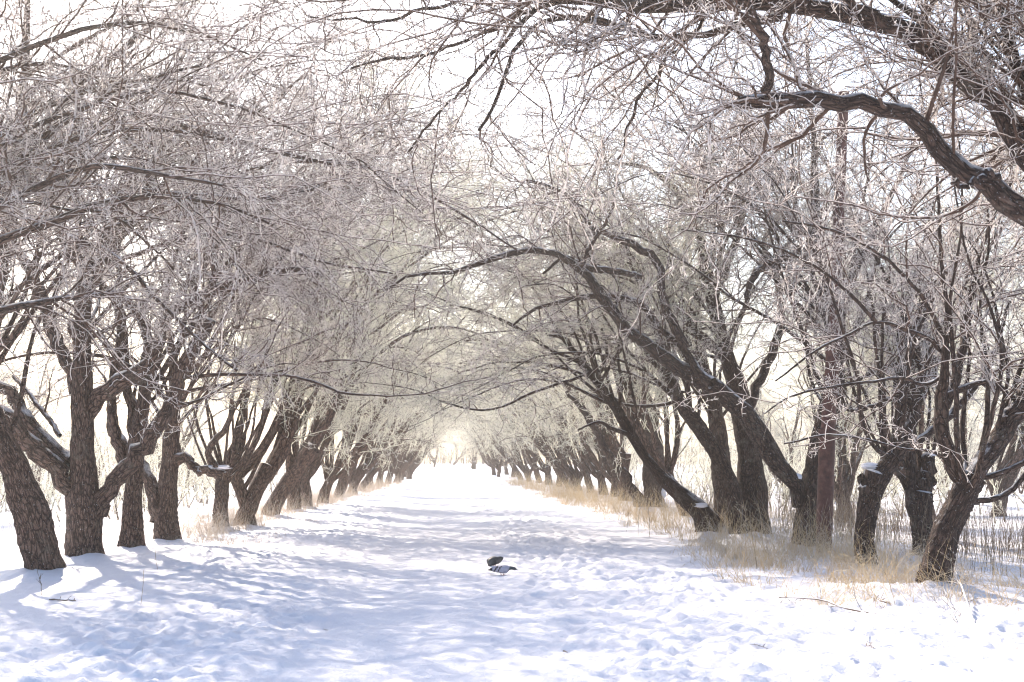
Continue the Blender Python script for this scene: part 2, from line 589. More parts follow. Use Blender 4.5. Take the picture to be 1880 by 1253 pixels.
def hero(name, base_px, trunk, limbs, label, extra=(), lod=NEAR, snow=(), lean=0.0, dens=1.0, stubs=(), Yb=None, crown_t0=.25):
    """trunk: (px,py,w) list upwards; limbs: (pts, dY, bare?) ; extra: (n, length, spread dir)"""
    TREE_NO[0] += 1
    g = np.random.default_rng(100 + TREE_NO[0])
    b = foot(*base_px)
    if Yb is not None:
        b = at(base_px[0], base_px[1], Yb)
        b[2] = 0
    b[2] = gz(b[0], b[1])
    Y = b[1]
    root = empty(name, b, label, "tree", GROUP[0])
    tb = MB()
    # trunk goes into the ground with a flare
    P, R = trace(trunk, Y, Y + lean, 64)
    h = P[:, 2] - b[2]
    R = R * (1 + .20 * np.exp(-np.maximum(h, 0) / .12))
    P0 = np.vstack([[P[0] - (0, 0, .35)], P])
    R0 = np.concatenate([[R[0] * 1.1], R])
    wood(tb, g, P0, R0, 28)
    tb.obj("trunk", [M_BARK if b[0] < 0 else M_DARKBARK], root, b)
    allP, allR = [], []
    for lm in limbs:
        pts, dY = lm[0], lm[1]
        bare = len(lm) > 2 and lm[2] == 'bare'
        Ys = Y + (lm[3] if len(lm) > 3 else 0)
        lp, lr = trace(pts, Ys, Ys + dY, 26)
        wob = np.cumsum(g.normal(size=(26, 3)), axis=0) * np.minimum(lr.mean(), .05) * .10 + g.normal(size=(26, 3)) * lr[:, None] * .16
        wob[0] = 0
        lp = lp + wob
        mb = MB()
        wood(mb, g, lp, lr, 10)
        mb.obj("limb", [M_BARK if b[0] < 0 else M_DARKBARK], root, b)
        if not bare:
            allP.append(lp)
            allR.append(lr)
        else:
            allP.append(lp[6:22][np.linspace(0, 15, 26).astype(int)])
            allR.append(np.full(26, .012))
    # further limbs that fill the crown
    for (n, ln, dirs, spread, t_lo, droop) in extra:
        ln = ln * 1.6
        n = int(n * 1.4 + .5)
        ii = g.integers(int(t_lo * 63), 64, n)
        D = np.asarray(dirs, float) + g.normal(size=(n, 3)) * spread
        st = P[ii]
        rr = np.minimum(R[ii] * .5, .045)
        ep, er = limbs_proc(g, st, D, g.uniform(ln * .7, ln * 1.2, n), rr, 26, .085, .02, droop, zmin=2.9)
        for q in range(n):
            mb = MB()
            wood(mb, g, ep[q], er[q], 8)
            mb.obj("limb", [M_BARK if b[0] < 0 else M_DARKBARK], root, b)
            allP.append(ep[q])
            allR.append(er[q])
    sgn = -1 if b[0] > 0 else 1
    if Y > 20:
        n = 3
        D = np.array((sgn * 1.25, .25, .95)) + g.normal(size=(n, 3)) * .25
        st = P[g.integers(40, 64, n)]
        ep, er = limbs_proc(g, st, D, g.uniform(6.0, 8.0, n), np.full(n, .04), 26, .085, .03, .13, zmin=3.9)
        for q in range(n):
            mb = MB()
            wood(mb, g, ep[q], er[q], 8)
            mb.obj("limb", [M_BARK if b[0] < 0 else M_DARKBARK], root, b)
            allP.append(ep[q])
            allR.append(er[q])
    if allP:
        cb = crown(g, np.array(allP), np.array(allR), lod, dens=dens, t0=crown_t0, zmin=(1.5 if b[0] > 4 and Y < 17 else 2.1) if lod is NEAR else 2.2)
        cb.obj("crown", [M_TWIG, M_SPUR] if lod is NEAR else [M_BRIGHT_RIME, M_SPUR], root, b)
    for (px, py, dy, sx, sy, sz) in snow:
        sb = MB()
        c = at(px, py, Y + dy + .06)
        lump(sb, c, (sx * .9, sy * .8, sz * .8), g, n=18, m=12, squash=1, rough=.16)
        sb.obj("snow_patch", [M_CLUMP], root, b)
    return root


GROUP = ["fruit trees lining the snowy path"]

# row opposite the rusty pole, nearest first
hero("bare_tree", (82, 1054), [(84, 1062, 78), (78, 1030, 72), (64, 965, 70), (38, 890, 64), (5, 815, 58), (-40, 720, 50), (-80, 620, 44)],
     [([(-45, 712, 40), (-25, 610, 40), (2, 500, 38), (16, 400, 34), (20, 320, 30), (34, 210, 22), (46, 90, 16), (50, -60, 9)], -1.2),
      ([(18, 375, 26), (50, 320, 30), (110, 268, 30), (180, 232, 26), (260, 215, 20), (350, 235, 16), (450, 262, 12), (560, 285, 9), (640, 300, 6)], 1.2, '', -.7),
      ([(20, 352, 18), (80, 342, 16), (160, 342, 15), (250, 350, 14), (350, 356, 13), (470, 362, 10), (560, 352, 7), (640, 320, 5)], 0.6, '', -.8),
      ([(36, 190, 16), (90, 150, 15), (150, 148, 14), (205, 205, 13), (238, 255, 13), (262, 305, 10), (275, 330, 7)], .8, '', -1),
      ([(150, 148, 15), (200, 110, 14), (250, 75, 13), (290, 45, 10), (340, 10, 6)], .6, '', -.6),
      ([(38, 150, 12), (110, 100, 10), (220, 40, 8), (330, -30, 5)], -1.5, '', -1),
      ([(10, 430, 18), (70, 400, 15), (140, 440, 12), (210, 470, 10), (300, 560, 8), (380, 640, 7), (440, 690, 6)], -1.5, '', -1)],
     "brown trunk leaning out of frame, nearest tree of the row opposite the rusty pole",
     extra=[(6, 3.6, (.6, -.2, .9), .45, .5, .12), (3, 3.0, (-.4, .3, .8), .4, .5, .1)], lean=-.8)

hero("bare_tree", (155, 1028), [(155, 1036, 76), (155, 985, 68), (153, 900, 66), (152, 830, 60), (150, 760, 48), (150, 690, 42), (152, 600, 38), (156, 530, 35), (162, 490, 36)],
     [([(178, 945, 44), (215, 890, 40), (260, 830, 38), (300, 778, 36), (325, 715, 32), (350, 660, 28), (375, 625, 25), (398, 592, 22)], -.8, 'bare'),
      ([(158, 765, 40), (188, 722, 36), (240, 690, 34), (278, 662, 32), (298, 595, 28), (335, 558, 26), (400, 530, 22), (470, 506, 20), (530, 492, 14), (570, 492, 9), (592, 505, 5)], -1.2),
      ([(388, 532, 14), (396, 490, 13), (403, 455, 11), (406, 440, 9)], -.2, '', -.9),
      ([(130, 850, 40), (105, 832, 36), (70, 800, 34), (45, 760, 32), (20, 720, 28), (-30, 690, 24), (-80, 600, 18)], .6),
      ([(135, 905, 44), (100, 860, 40), (50, 815, 38), (10, 768, 34), (-40, 735, 28), (-100, 700, 20)], -.6),
      ([(140, 720, 34), (112, 640, 30), (92, 590, 28), (70, 530, 26), (48, 480, 22), (30, 455, 18), (10, 400, 14), (-10, 320, 9)], .8),
      ([(160, 495, 32), (128, 445, 26), (95, 395, 22), (70, 340, 16), (60, 270, 11), (70, 180, 7)], 1.2),
      ([(164, 490, 28), (200, 455, 24), (228, 412, 20), (268, 350, 15), (300, 280, 11), (320, 190, 7)], .6),
      ([(150, 640, 20), (135, 610, 18), (128, 588, 16)], -.3, 'bare'),
      ([(150, 560, 18), (190, 500, 14), (270, 460, 12), (370, 430, 10), (480, 440, 8), (600, 480, 6), (720, 500, 4)], -2.2),
      ([(170, 480, 18), (260, 400, 13), (380, 340, 11), (520, 300, 9), (640, 300, 8), (760, 345, 6), (860, 400, 5), (950, 460, 4)], -1.2),
      ([(110, 800, 12), (60, 730, 10), (20, 690, 8)], 1)],
     "thick upright trunk with a sawn slanting limb and snow in its forks",
     extra=[(5, 3.6, (.5, -.3, .9), .45, .8, .14), (4, 3.2, (-.3, .5, .9), .45, .75, .1)],
     snow=[(184, 920, -.16, .07, .07, .10)])

hero("bare_tree", (243, 1014), [(243, 1022, 50), (243, 950, 45), (246, 880, 42), (251, 815, 38), (262, 745, 30), (268, 690, 26)],
     [([(268, 690, 26), (272, 645, 22), (266, 600, 21), (240, 560, 20), (205, 540, 18), (180, 520, 14), (150, 470, 9)], .6),
      ([(248, 800, 30), (235, 720, 22), (230, 640, 18), (226, 560, 15), (220, 450, 11), (235, 340, 7)], 1.2),
      ([(240, 880, 32), (215, 810, 26), (203, 755, 24), (202, 700, 20), (215, 620, 14), (200, 520, 9)], .4),
      ([(268, 690, 20), (300, 600, 16), (345, 520, 13), (420, 430, 10), (520, 370, 8), (640, 340, 5)], -1.0)],
     "grey trunk with a hooked upper limb, third in the row opposite the rusty pole",
     extra=[(5, 3.6, (.6, -.2, .9), .45, .7, .12), (3, 3.2, (-.5, .3, .8), .45, .6, .1)], lod=NEAR)

hero("bare_tree", (306, 993), [(306, 1000, 54), (305, 950, 50), (308, 900, 42), (312, 850, 34), (316, 790, 31), (320, 740, 28), (330, 700, 25)],
     [([(290, 960, 40), (276, 890, 30), (258, 850, 26), (232, 820, 24), (210, 790, 21), (212, 720, 15), (235, 620, 9)], .8),
      ([(328, 705, 24), (345, 670, 20), (375, 600, 16), (420, 540, 12), (500, 480, 9), (600, 440, 6)], -.8),
      ([(322, 740, 22), (318, 660, 18), (305, 570, 14), (320, 470, 10), (350, 370, 7)], 1),
      ([(310, 855, 26), (340, 838, 20), (372, 870, 14)], -.3, 'bare')],
     "forked trunk with a snow filled knot, fourth in the row opposite the rusty pole",
     extra=[(6, 3.6, (.7, -.2, .9), .45, .7, .12), (3, 3.2, (-.5, .3, .8), .45, .6, .1)], lod=NEAR,
     snow=[])

hero("bare_tree", (404, 970), [(404, 976, 34), (405, 930, 32), (408, 890, 34), (411, 868, 32)],
     [([(412, 874, 26), (390, 866, 22), (360, 858, 18), (335, 840, 15), (325, 790, 12), (335, 700, 8)], -.6),
      ([(405, 872, 22), (388, 850, 15), (386, 822, 14), (410, 795, 13), (430, 750, 11), (470, 690, 9), (540, 640, 7), (620, 600, 5)], -.6),
      ([(412, 870, 20), (430, 820, 18), (450, 740, 14), (470, 640, 10), (500, 540, 7)], .6)],
     "stubby trunk with a snow capped crook bending away from the path, opposite the rusty pole",
     extra=[(5, 3.6, (.7, -.2, .8), .45, .8, .12), (3, 3.4, (-.4, .3, .9), .45, .7, .1)], lod=MID,
     snow=[(412, 858, -.18, .17, .12, .06), (382, 858, -.2, .13, .1, .05)])

# row of the rusty pole, nearest first
hero("bare_tree", (1716, 1090), [(1716, 1102, 74), (1718, 1050, 66), (1734, 985, 62), (1760, 925, 60), (1788, 875, 56)],
     [([(1785, 880, 54), (1830, 812, 50), (1880, 742, 46), (1935, 660, 40), (1990, 560, 34), (2040, 440, 24), (2060, 300, 14)], .6),
      ([(1776, 890, 40), (1748, 858, 34), (1737, 805, 34), (1732, 748, 31), (1737, 700, 22), (1742, 655, 17), (1746, 600, 13), (1738, 500, 9), (1728, 390, 7), (1722, 270, 5)], -.4),
      ([(1734, 745, 26), (1752, 690, 22), (1764, 630, 18), (1772, 560, 14), (1800, 450, 10), (1850, 340, 7)], .7),
      ([(1738, 728, 18), (1780, 706, 16), (1815, 700, 14), (1850, 722, 12), (1872, 742, 10), (1900, 800, 6)], .2),
      ([(1735, 690, 9), (1692, 706, 8), (1655, 693, 8), (1600, 700, 7), (1530, 710, 6), (1450, 728, 5), (1400, 760, 3)], -1.4),
      ([(1738, 660, 10), (1705, 622, 9), (1655, 605, 9), (1608, 592, 8), (1560, 612, 7), (1500, 640, 6), (1420, 700, 4)], -1.4),
      ([(1750, 850, 9), (1710, 830, 8), (1662, 826, 7), (1600, 810, 7), (1520, 800, 6), (1440, 815, 4)], -1.0),
      ([(1740, 640, 11), (1690, 540, 9), (1620, 470, 8), (1540, 430, 6), (1440, 410, 4)], -1.2),
      ([(1608, 592, 8), (1560, 540, 7), (1480, 480, 6), (1380, 440, 5), (1250, 420, 3)], -1.0, '', -.8)],
     "nearest tree on the pole side, forking low with one limb rising out of frame",
     extra=[(3, 2.8, (-.5, -.3, .8), .5, .85, .12), (3, 3.0, (.4, .2, .9), .5, .8, .12)], lod=NEAR, dens=.68)

hero("bare_tree", (1590, 1042), [(1592, 1052, 56), (1588, 985, 50), (1596, 920, 48), (1612, 880, 44), (1642, 838, 36)],
     [([(1640, 842, 34), (1664, 800, 30), (1680, 755, 24), (1690, 705, 20), (1680, 640, 15), (1650, 560, 11), (1600, 460, 7)], .6),
      ([(1640, 842, 28), (1680, 815, 22), (1722, 788, 19), (1765, 745, 15), (1820, 660, 10), (1850, 560, 7)], .6),
      ([(1598, 915, 44), (1597, 885, 40), (1601, 866, 36)], -.2, 'bare'),
      ([(1690, 700, 14), (1660, 720, 12), (1600, 745, 10), (1555, 748, 9), (1550, 700, 6)], .4, '', .5)],
     "gnarled tree with a snow capped sawn burl between the rusty pole and the nearest fork",
     extra=[(3, 3.0, (-.3, -.1, 1), .5, .8, .1), (3, 3.0, (.5, .3, .8), .5, .7, .1)], lod=NEAR, dens=.6,
     snow=[(1598, 856, -.08, .13, .12, .06)])

hero("bare_tree", (1702, 1020), [(1700, 1030, 52), (1696, 980, 48), (1692, 940, 50), (1698, 905, 40)],
     [([(1680, 945, 34), (1671, 900, 24), (1673, 840, 20), (1676, 780, 19), (1682, 752, 18), (1660, 720, 14), (1650, 690, 13), (1668, 660, 11), (1690, 620, 9), (1700, 520, 6)], .2),
      ([(1700, 920, 36), (1704, 870, 32), (1708, 838, 28)], .1, 'bare'),
      ([(1682, 752, 14), (1700, 710, 12), (1705, 640, 10), (1680, 560, 8), (1640, 500, 5)], .4)],
     "small dark broken trunk with a thin upright stem, close behind the nearest forked tree",
     extra=[(3, 2.2, (.1, .3, .9), .5, .8, .08)], lod=NEAR, dens=.7,
     snow=[(1708, 835, .05, .10, .09, .04)])

hero("bare_tree", (1482, 1002), [(1478, 1012, 66), (1486, 950, 62), (1496, 880, 58), (1510, 800, 52), (1528, 730, 44), (1535, 660, 36), (1530, 590, 30)],
     [([(1470, 925, 44), (1458, 900, 42), (1416, 838, 44), (1352, 742, 42), (1308, 704, 40), (1260, 682, 34), (1219, 656, 31), (1150, 605, 28), (1109, 561, 26), (1091, 531, 23), (1064, 495, 20), (1020, 471, 17), (969, 457, 15), (925, 466, 13), (858, 488, 11), (803, 503, 9), (747, 503, 7), (705, 530, 5)], -1.0),
      ([(1308, 704, 28), (1288, 688, 20), (1257, 643, 18), (1207, 605, 16), (1180, 560, 15), (1150, 552, 14), (1079, 546, 13), (1019, 560, 10), (978, 572, 7), (940, 600, 4)], .8, '', -.6),
      ([(1260, 640, 20), (1220, 560, 18), (1198, 471, 18), (1168, 456, 17), (1127, 438, 15), (1088, 420, 12), (1040, 360, 9), (960, 330, 6)], .6, '', -.6),
      ([(1180, 510, 15), (1138, 498, 16), (1094, 492, 15), (1076, 486, 14), (1040, 470, 9), (1000, 500, 5)], -.2, '', -.4),
      ([(1532, 600, 30), (1510, 500, 26), (1500, 400, 22), (1496, 300, 17), (1490, 200, 12), (1480, 60, 7)], .5),
      ([(1530, 620, 24), (1560, 520, 20), (1600, 430, 15), (1650, 330, 10), (1700, 200, 6)], .8),
      ([(1500, 420, 20), (1450, 470, 18), (1400, 490, 18), (1378, 520, 14), (1372, 545, 9)], -.4),
      ([(1064, 495, 10), (1085, 450, 9), (1110, 410, 8), (1130, 370, 5)], -.4, '', -.7)],
     "dark leaning trunk right behind the rusty pole, its long limb arching over the path",
     extra=[(6, 3.6, (-.6, -.1, .8), .45, .6, .12), (4, 3.4, (.4, .2, .9), .45, .6, .1)], lod=NEAR,
     snow=[(1464, 880, -.2, .09, .07, .12)])

hero("bare_tree", (1386, 984), [(1388, 994, 72), (1384, 930, 62), (1376, 850, 54), (1366, 780, 47), (1350, 700, 44), (1330, 640, 36), (1312, 570, 30), (1295, 500, 25)],
     [([(1296, 500, 24), (1280, 420, 19), (1240, 350, 15), (1190, 310, 11), (1120, 300, 7)], .2),
      ([(1305, 560, 22), (1340, 470, 18), (1370, 380, 13), (1380, 280, 8)], .9),
      ([(1340, 660, 24), (1280, 620, 20), (1220, 540, 16), (1160, 470, 12), (1080, 430, 9), (980, 420, 6)], 1.2),
      ([(1362, 770, 26), (1400, 690, 22), (1430, 600, 18), (1420, 500, 14), (1400, 460, 12), (1420, 400, 8)], .8)],
     "broad straight trunk with long snow streaks down one side, two trees past the rusty pole",
     extra=[(7, 3.6, (-.5, -.2, .9), .45, .65, .12), (4, 3.4, (.4, .3, .9), .45, .6, .1)], lod=NEAR,
     snow=[(1398, 866, -.02, .05, .07, .22), (1402, 912, -.05, .06, .08, .25)])

hero("bare_tree", (1300, 984), [(1312, 1004, 84), (1302, 972, 66), (1284, 940, 42), (1240, 902, 30), (1200, 860, 26), (1160, 800, 24), (1125, 740, 22), (1095, 700, 20), (1066, 665, 16)],
     [([(1066, 665, 14), (1050, 640, 11), (1035, 620, 9), (1000, 610, 6)], 0),
      ([(1090, 697, 11), (1108, 670, 9), (1110, 630, 7), (1100, 600, 5)], .2),
      ([(1160, 800, 12), (1130, 790, 9), (1100, 775, 7), (1060, 790, 4)], -.5)],
     "low thin trunk slanting far over the path from a snow topped stump like foot",
     extra=[(4, 2.6, (-.8, 0, .4), .4, .75, .14), (3, 2.6, (-.1, -.1, .9), .4, .6, .08)], lod=MID, dens=.9,
     snow=[(1288, 928, -.25, .13, .09, .06)])

hero("bare_tree", (1356, 986), [(1358, 992, 42), (1350, 935, 38), (1340, 890, 35), (1302, 812, 34), (1258, 752, 32), (1236, 718, 28)],
     [([(1236, 718, 22), (1232, 690, 18), (1224, 664, 16), (1200, 600, 12), (1140, 540, 8)], 0),
      ([(1240, 724, 14), (1215, 712, 9), (1205, 708, 6)], 0, 'bare')],
     "bent dark trunk leaning over the path just in front of the broad snow streaked trunk",
     extra=[(5, 3.2, (-.6, -.1, .8), .45, .75, .12), (2, 2.6, (.2, .2, .9), .4, .7, .08)], lod=MID)

hero("bare_tree", (1334, 968), [(1336, 976, 46), (1326, 900, 42), (1320, 820, 40), (1312, 750, 36), (1300, 700, 28)],
     [([(1300, 700, 24), (1280, 600, 19), (1290, 500, 14), (1330, 400, 9)], .6),
      ([(1306, 730, 20), (1250, 650, 16), (1180, 580, 12), (1090, 550, 7)], .6)],
     "upright shaded trunk standing half hidden behind the broad snow streaked trunk",
     extra=[(6, 3.4, (-.4, 0, .9), .45, .7, .12), (3, 3.2, (.5, .2, .8), .45, .6, .1)], lod=MID)

hero("bare_tree", (1200, 932), [(1202, 938, 54), (1198, 880, 48), (1200, 820, 42), (1190, 760, 34), (1172, 700, 26)],
     [([(1180, 935, 28), (1155, 890, 25), (1118, 838, 22), (1102, 806, 17), (1080, 770, 12), (1040, 720, 8)], .2),
      ([(1172, 700, 22), (1140, 640, 17), (1080, 590, 12), (1010, 570, 7)], .2),
      ([(1195, 780, 22), (1216, 700, 17), (1226, 620, 11), (1210, 540, 7)], .6)],
     "stout trunk with a second stem slanting to the path, in yellow grass beyond the pole",
     extra=[(6, 3.6, (-.6, 0, .9), .45, .7, .12), (3, 3.2, (.4, .2, .9), .45, .6, .1)], lod=MID,
     snow=[(1218, 905, -.2, .09, .08, .22)])

# close tree out of frame, its boughs hang into the picture
g0 = np.array([5.6, 9.3, 0])
GROUP[0] = "fruit trees lining the snowy path"


def outside(loc, trunk_top, limbs, label, extra, dens=1.0, seed=7, tr=.2):
    g = np.random.default_rng(seed)
    b = np.array([loc[0], loc[1], gz(loc[0], loc[1])])
    root = empty("bare_tree", b, label, "tree", GROUP[0])
    top = np.array(trunk_top, float)
    P, R = resample([b - (0, 0, .3), b + (0, 0, .5), (b + top) / 2 + (.1, .05, .1), top], [tr * 1.3, tr * 1.05, tr * .95, tr * .8], 24)
    mb = MB()
    wood(mb, g, P, R, 14)
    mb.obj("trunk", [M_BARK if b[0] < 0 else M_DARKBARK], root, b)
    AP, AR = [], []
    for pts, Y0, Y1 in limbs:
        P2, R2 = trace(pts, Y0, Y1, 26)
        R2 = R2 * np.where(R2 > .05, .94, 1.0) * (1 if b[0] > 0 else .62)
        P2 = P2 + g.normal(size=P2.shape) * R2[:, None] * .2 + np.cumsum(g.normal(size=P2.shape), axis=0) * .012
        mb = MB()
        wood(mb, g, P2, R2, 12)
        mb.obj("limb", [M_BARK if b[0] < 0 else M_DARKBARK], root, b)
        AP.append(P2)
        AR.append(R2)
    for (n, ln, d, spread, droop) in extra:
        D = np.asarray(d, float) + g.normal(size=(n, 3)) * spread
        ep, er = limbs_proc(g, np.repeat(top[None], n, 0), D, g.uniform(ln * .7, ln * 1.2, n), np.full(n, tr * .4), 26, .07, .02, droop)
        for q in range(n):
            mb = MB()
            wood(mb, g, ep[q], er[q], 8)
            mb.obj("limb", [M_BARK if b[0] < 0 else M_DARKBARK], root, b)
            AP.append(ep[q])
            AR.append(er[q])
    crown(g, np.array(AP), np.array(AR), NEAR, dens=dens, zmin=3.3 if b[0] > 0 else 2.2).obj("crown", [M_TWIG, M_SPUR], root, b)
    return root


outside((5.9, 9.6), (5.3, 9.5, 1.9),
        [([(2330, 720, 76), (2150, 560, 70), (2000, 450, 64), (1880, 368, 60), (1836, 330, 56), (1778, 284, 52), (1729, 230, 48), (1680, 194, 44), (1622, 178, 42), (1568, 166, 40), (1479, 162, 36), (1410, 168, 34), (1376, 166, 30)], 9.5, 9.1),
         ([(1400, 166, 26), (1408, 130, 24), (1404, 100, 22), (1388, 62, 19), (1350, 20, 14), (1290, -40, 9)], 9.1, 8.8),
         ([(2300, 640, 72), (2120, 480, 68), (1980, 380, 64), (1880, 288, 60), (1814, 210, 56), (1760, 156, 52), (1702, 103, 48), (1657, 67, 46), (1568, 49, 44), (1434, 24, 40), (1300, 16, 36), (1158, 8, 32), (1065, 2, 26), (935, -10, 18), (820, -60, 10)], 9.7, 10.4),
         ([(1434, 24, 22), (1200, 60, 14), (1100, 40, 14), (980, 55, 12), (930, 110, 11), (900, 190, 9), (860, 250, 7)], 10.2, 10.6),
         ([(1700, 100, 24), (1600, 20, 20), (1480, -40, 16), (1300, -120, 10)], 9.9, 9.4),
         ([(1158, 8, 13), (1132, 40, 10), (1120, 60, 6)], 10.3, 10.2),
         ([(1836, 330, 16), (1800, 330, 13), (1782, 336, 8)], 9.3, 9.1),
         ([(1065, 2, 16), (980, 20, 12), (880, 60, 9), (760, 105, 7), (640, 135, 4)], 10.4, 11),
         ([(1000, 0, 13), (920, 80, 10), (850, 170, 8), (790, 230, 6), (730, 300, 4)], 10.4, 11),
         ([(1065, 0, 13), (900, -20, 11), (780, 20, 9), (680, 50, 6), (560, 40, 4)], 10.4, 10.8),
         ([(1310, 10, 12), (1230, 90, 9), (1160, 180, 7), (1120, 300, 5)], 10.3, 10.6),
         ([(2000, 450, 30), (1960, 250, 24), (1900, 100, 18), (1820, -40, 12)], 9.6, 10.6)],
        "close tree out of frame whose two thick dark boughs reach in overhead",
        [(3, 3.4, (-.5, .6, .9), .35, .08), (7, 4.6, (-.7, .3, 1.5), .3, .06)], dens=1.9, seed=77, tr=.24)

outside((-5.9, 12.2), (-5.7, 12.2, 2.3),
        [([(-420, 500, 50), (-250, 300, 40), (-80, 150, 30), (60, 80, 22), (200, 40, 16), (360, 60, 11), (480, 110, 7)], 12.2, 13.2),
         ([(-400, 520, 44), (-200, 380, 32), (-40, 280, 24), (120, 200, 16), (280, 160, 12), (430, 190, 9), (560, 240, 7), (680, 300, 5), (780, 380, 4)], 12.4, 14),
         ([(-420, 480, 40), (-280, 200, 30), (-120, 20, 20), (40, -80, 12), (200, -120, 8)], 12.2, 12.6),
         ([(-300, 440, 26), (-120, 380, 20), (60, 400, 14), (200, 430, 10), (330, 520, 7)], 12.4, 13.4)],
        "close hazy tree out of frame, only its frosted branches arching in over the leaning trunk",
        [(10, 5.0, (.7, .5, 1.1), .4, .12)], dens=1.15, seed=78, tr=.22)


# ------------------------------------------------------------------ the rest of the rows and the orchard behind: a few kinds, copied
def proto(seed, lod, height=1.0, n_in=6, n_out=4, lean=.25, r=.22, twin=False, dens=1.0):
    """leans to +x (the path). returns (trunk mesh, crown mesh)"""
    g = np.random.default_rng(seed)
    mb = MB()
    AP, AR = [], []
    th = g.uniform(1.0, 1.7) * height
    stems = [(0.0, lean, r)]
    if twin:
        stems.append((.15, -lean * .8, r * .75))
    for (ox, le, rr) in stems:
        top = np.array([ox + le * th, g.normal() * .15, th])
        P, R = resample([(ox, 0, -.35), (ox, 0, .05), (ox + le * th * .35, .03, th * .45), top], [rr * 1.25, rr * 1.12, rr, rr * .85], 18)
        wood(mb, g, P, R, 12)
        n = n_in + n_out if not twin else (n_in + n_out + 1) // 2
        D, Ls = [], []
        for k in range(n):
            if k < n_in * (.6 if twin else 1):
                D.append((g.uniform(1.0, 1.6), g.normal() * .4, g.uniform(.6, 1.4)))
                Ls.append(g.uniform(8.2, 11.0))
            else:
                D.append((g.uniform(-1.0, .0), g.normal() * .7, g.uniform(.8, 1.8)))
                Ls.append(g.uniform(3.6, 5.6))
        ii = g.integers(10, 18, n)
        ep, er = limbs_proc(g, P[ii], D, np.array(Ls) * height, R[ii] * g.uniform(.35, .62, n), 26, .075, .03, .19, zmin=2.8)
        for q in range(n):
            wood(mb, g, ep[q], er[q], 8)
        s1, s1r = grow(g, ep, er, .8, .15, (1.4, 3.2), (25, 60), 26, .09, .04, .10, .65, .05, .012, zmin=2.2)
        mb.tubes(s1, s1r, 6)
        AP += [ep, s1]
        AR += [er, s1r]
    cb = crown(g, np.concatenate(AP), np.concatenate(AR), lod, dens=dens * .75, t0=.1, zmin=1.3)
    return mb.mesh("trunk", [M_BARK]), cb.mesh("crown", [M_BRIGHT_RIME, M_SPUR])


PM = [proto(11, MID, 1.0, 6, 3, .25), proto(12, MID, 1.05, 7, 3, .42, twin=True), proto(13, MID, .95, 6, 3, .6), proto(14, MID, 1.0, 7, 3, .12, twin=True), proto(15, MID, 1.0, 6, 3, -.1)]
PF = [proto(21, FAR, 1.0, 6, 3, .3), proto(22, FAR, 1.0, 7, 3, .5, twin=True), proto(23, FAR, .95, 6, 3, .65), proto(24, FAR, 1.05, 6, 3, -.1), proto(25, FAR, 1.0, 6, 3, .15)]


def place(pr, loc, rot, sc, label, group):
    root = empty("bare_tree", (loc[0], loc[1], gz(loc[0], loc[1]) - .03), label, "tree", group)
    root.rotation_euler.z = rot
    root.scale = sc
    for nm, me in (("trunk", pr[0]), ("crown", pr[1])):
        o = bpy.data.objects.new(nm, me)
        COL.objects.link(o)
        o.parent = root
    return root


rg = random.Random(5)
ORD = "first second third fourth fifth sixth seventh eighth ninth tenth eleventh twelfth thirteenth fourteenth fifteenth sixteenth seventeenth eighteenth nineteenth twentieth".split()
GA = "fruit trees lining the snowy path"
left_px = [(446, 966), (497, 950), (536, 940), (562, 932), (592, 926), (622, 916), (645, 908), (664, 901), (680, 896), (696, 892), (712, 889), (728, 886)]
for i, p in enumerate(left_px):
    b = foot(*p)
    pr = PM[(i + 1) % 5] if b[1] < 52 else PF[i % 5]
    s = rg.uniform(.92, 1.1)
    place(pr, b, rg.uniform(-.5, .5), (s, s, s * rg.uniform(.95, 1.08)), "frosted tree, %s beyond the snow capped crook in the row opposite the rusty pole" % ORD[i], GA)
right_px = [(1262, 950), (1150, 922), (1128, 915), (1108, 910), (1085, 905), (1062, 901), (1046, 897), (1026, 894), (1008, 890), (990, 887), (972, 884), (956, 881), (942, 877), (930, 874), (918, 871), (906, 868), (896, 865), (888, 862)]
for i, p in enumerate(right_px):
    b = foot(*p)
    pr = PM[(i + 2) % 5] if b[1] < 52 else PF[(i + 1) % 5]
    s = rg.uniform(.92, 1.1)
    lab = "frosted tree, %s beyond the stout trunk in the yellow grass along the path" % ORD[i - 1] if i else "pale frosted tree set back behind the low slanting trunk on its stump like foot"
    place(pr, b, math.pi + rg.uniform(-.5, .5), (s, s, s * rg.uniform(.95, 1.08)), lab, GA)

# trees standing back in the fields behind the rows
GB = "frosted trees out in the snowy field"
k = 0
for (x, y, s) in ((-11.5, 29, 1.0), (-15, 43, 1.1), (-20, 57, 1.1), (-14, 68, 1.0), (-25, 76, 1.1)):
    place(PM[k % 4] if y < 48 else PF[k % 4], (x, y), rg.uniform(0, 6.28), (s, s, s), "frosted tree standing %s nearest in the field behind the row opposite the rusty pole" % ORD[k], GB)
    k += 1
k = 0
for (x, y, s) in ((11.5, 24, .95), (9.8, 30, 1.0), (14, 34, 1.1), (10.5, 39, 1.0), (17, 45, 1.1), (12.5, 50, 1.0), (21, 58, 1.1), (15, 66, 1.0), (27, 76, 1.15), (18, 84, 1.0)):
    place(PM[(k + 1) % 4] if y < 48 else PF[k % 4], (x, y), rg.uniform(0, 6.28), (s, s, s), "frosted tree standing %s nearest among the reeds and snow behind the rusty pole" % ORD[k], GB)
    k += 1

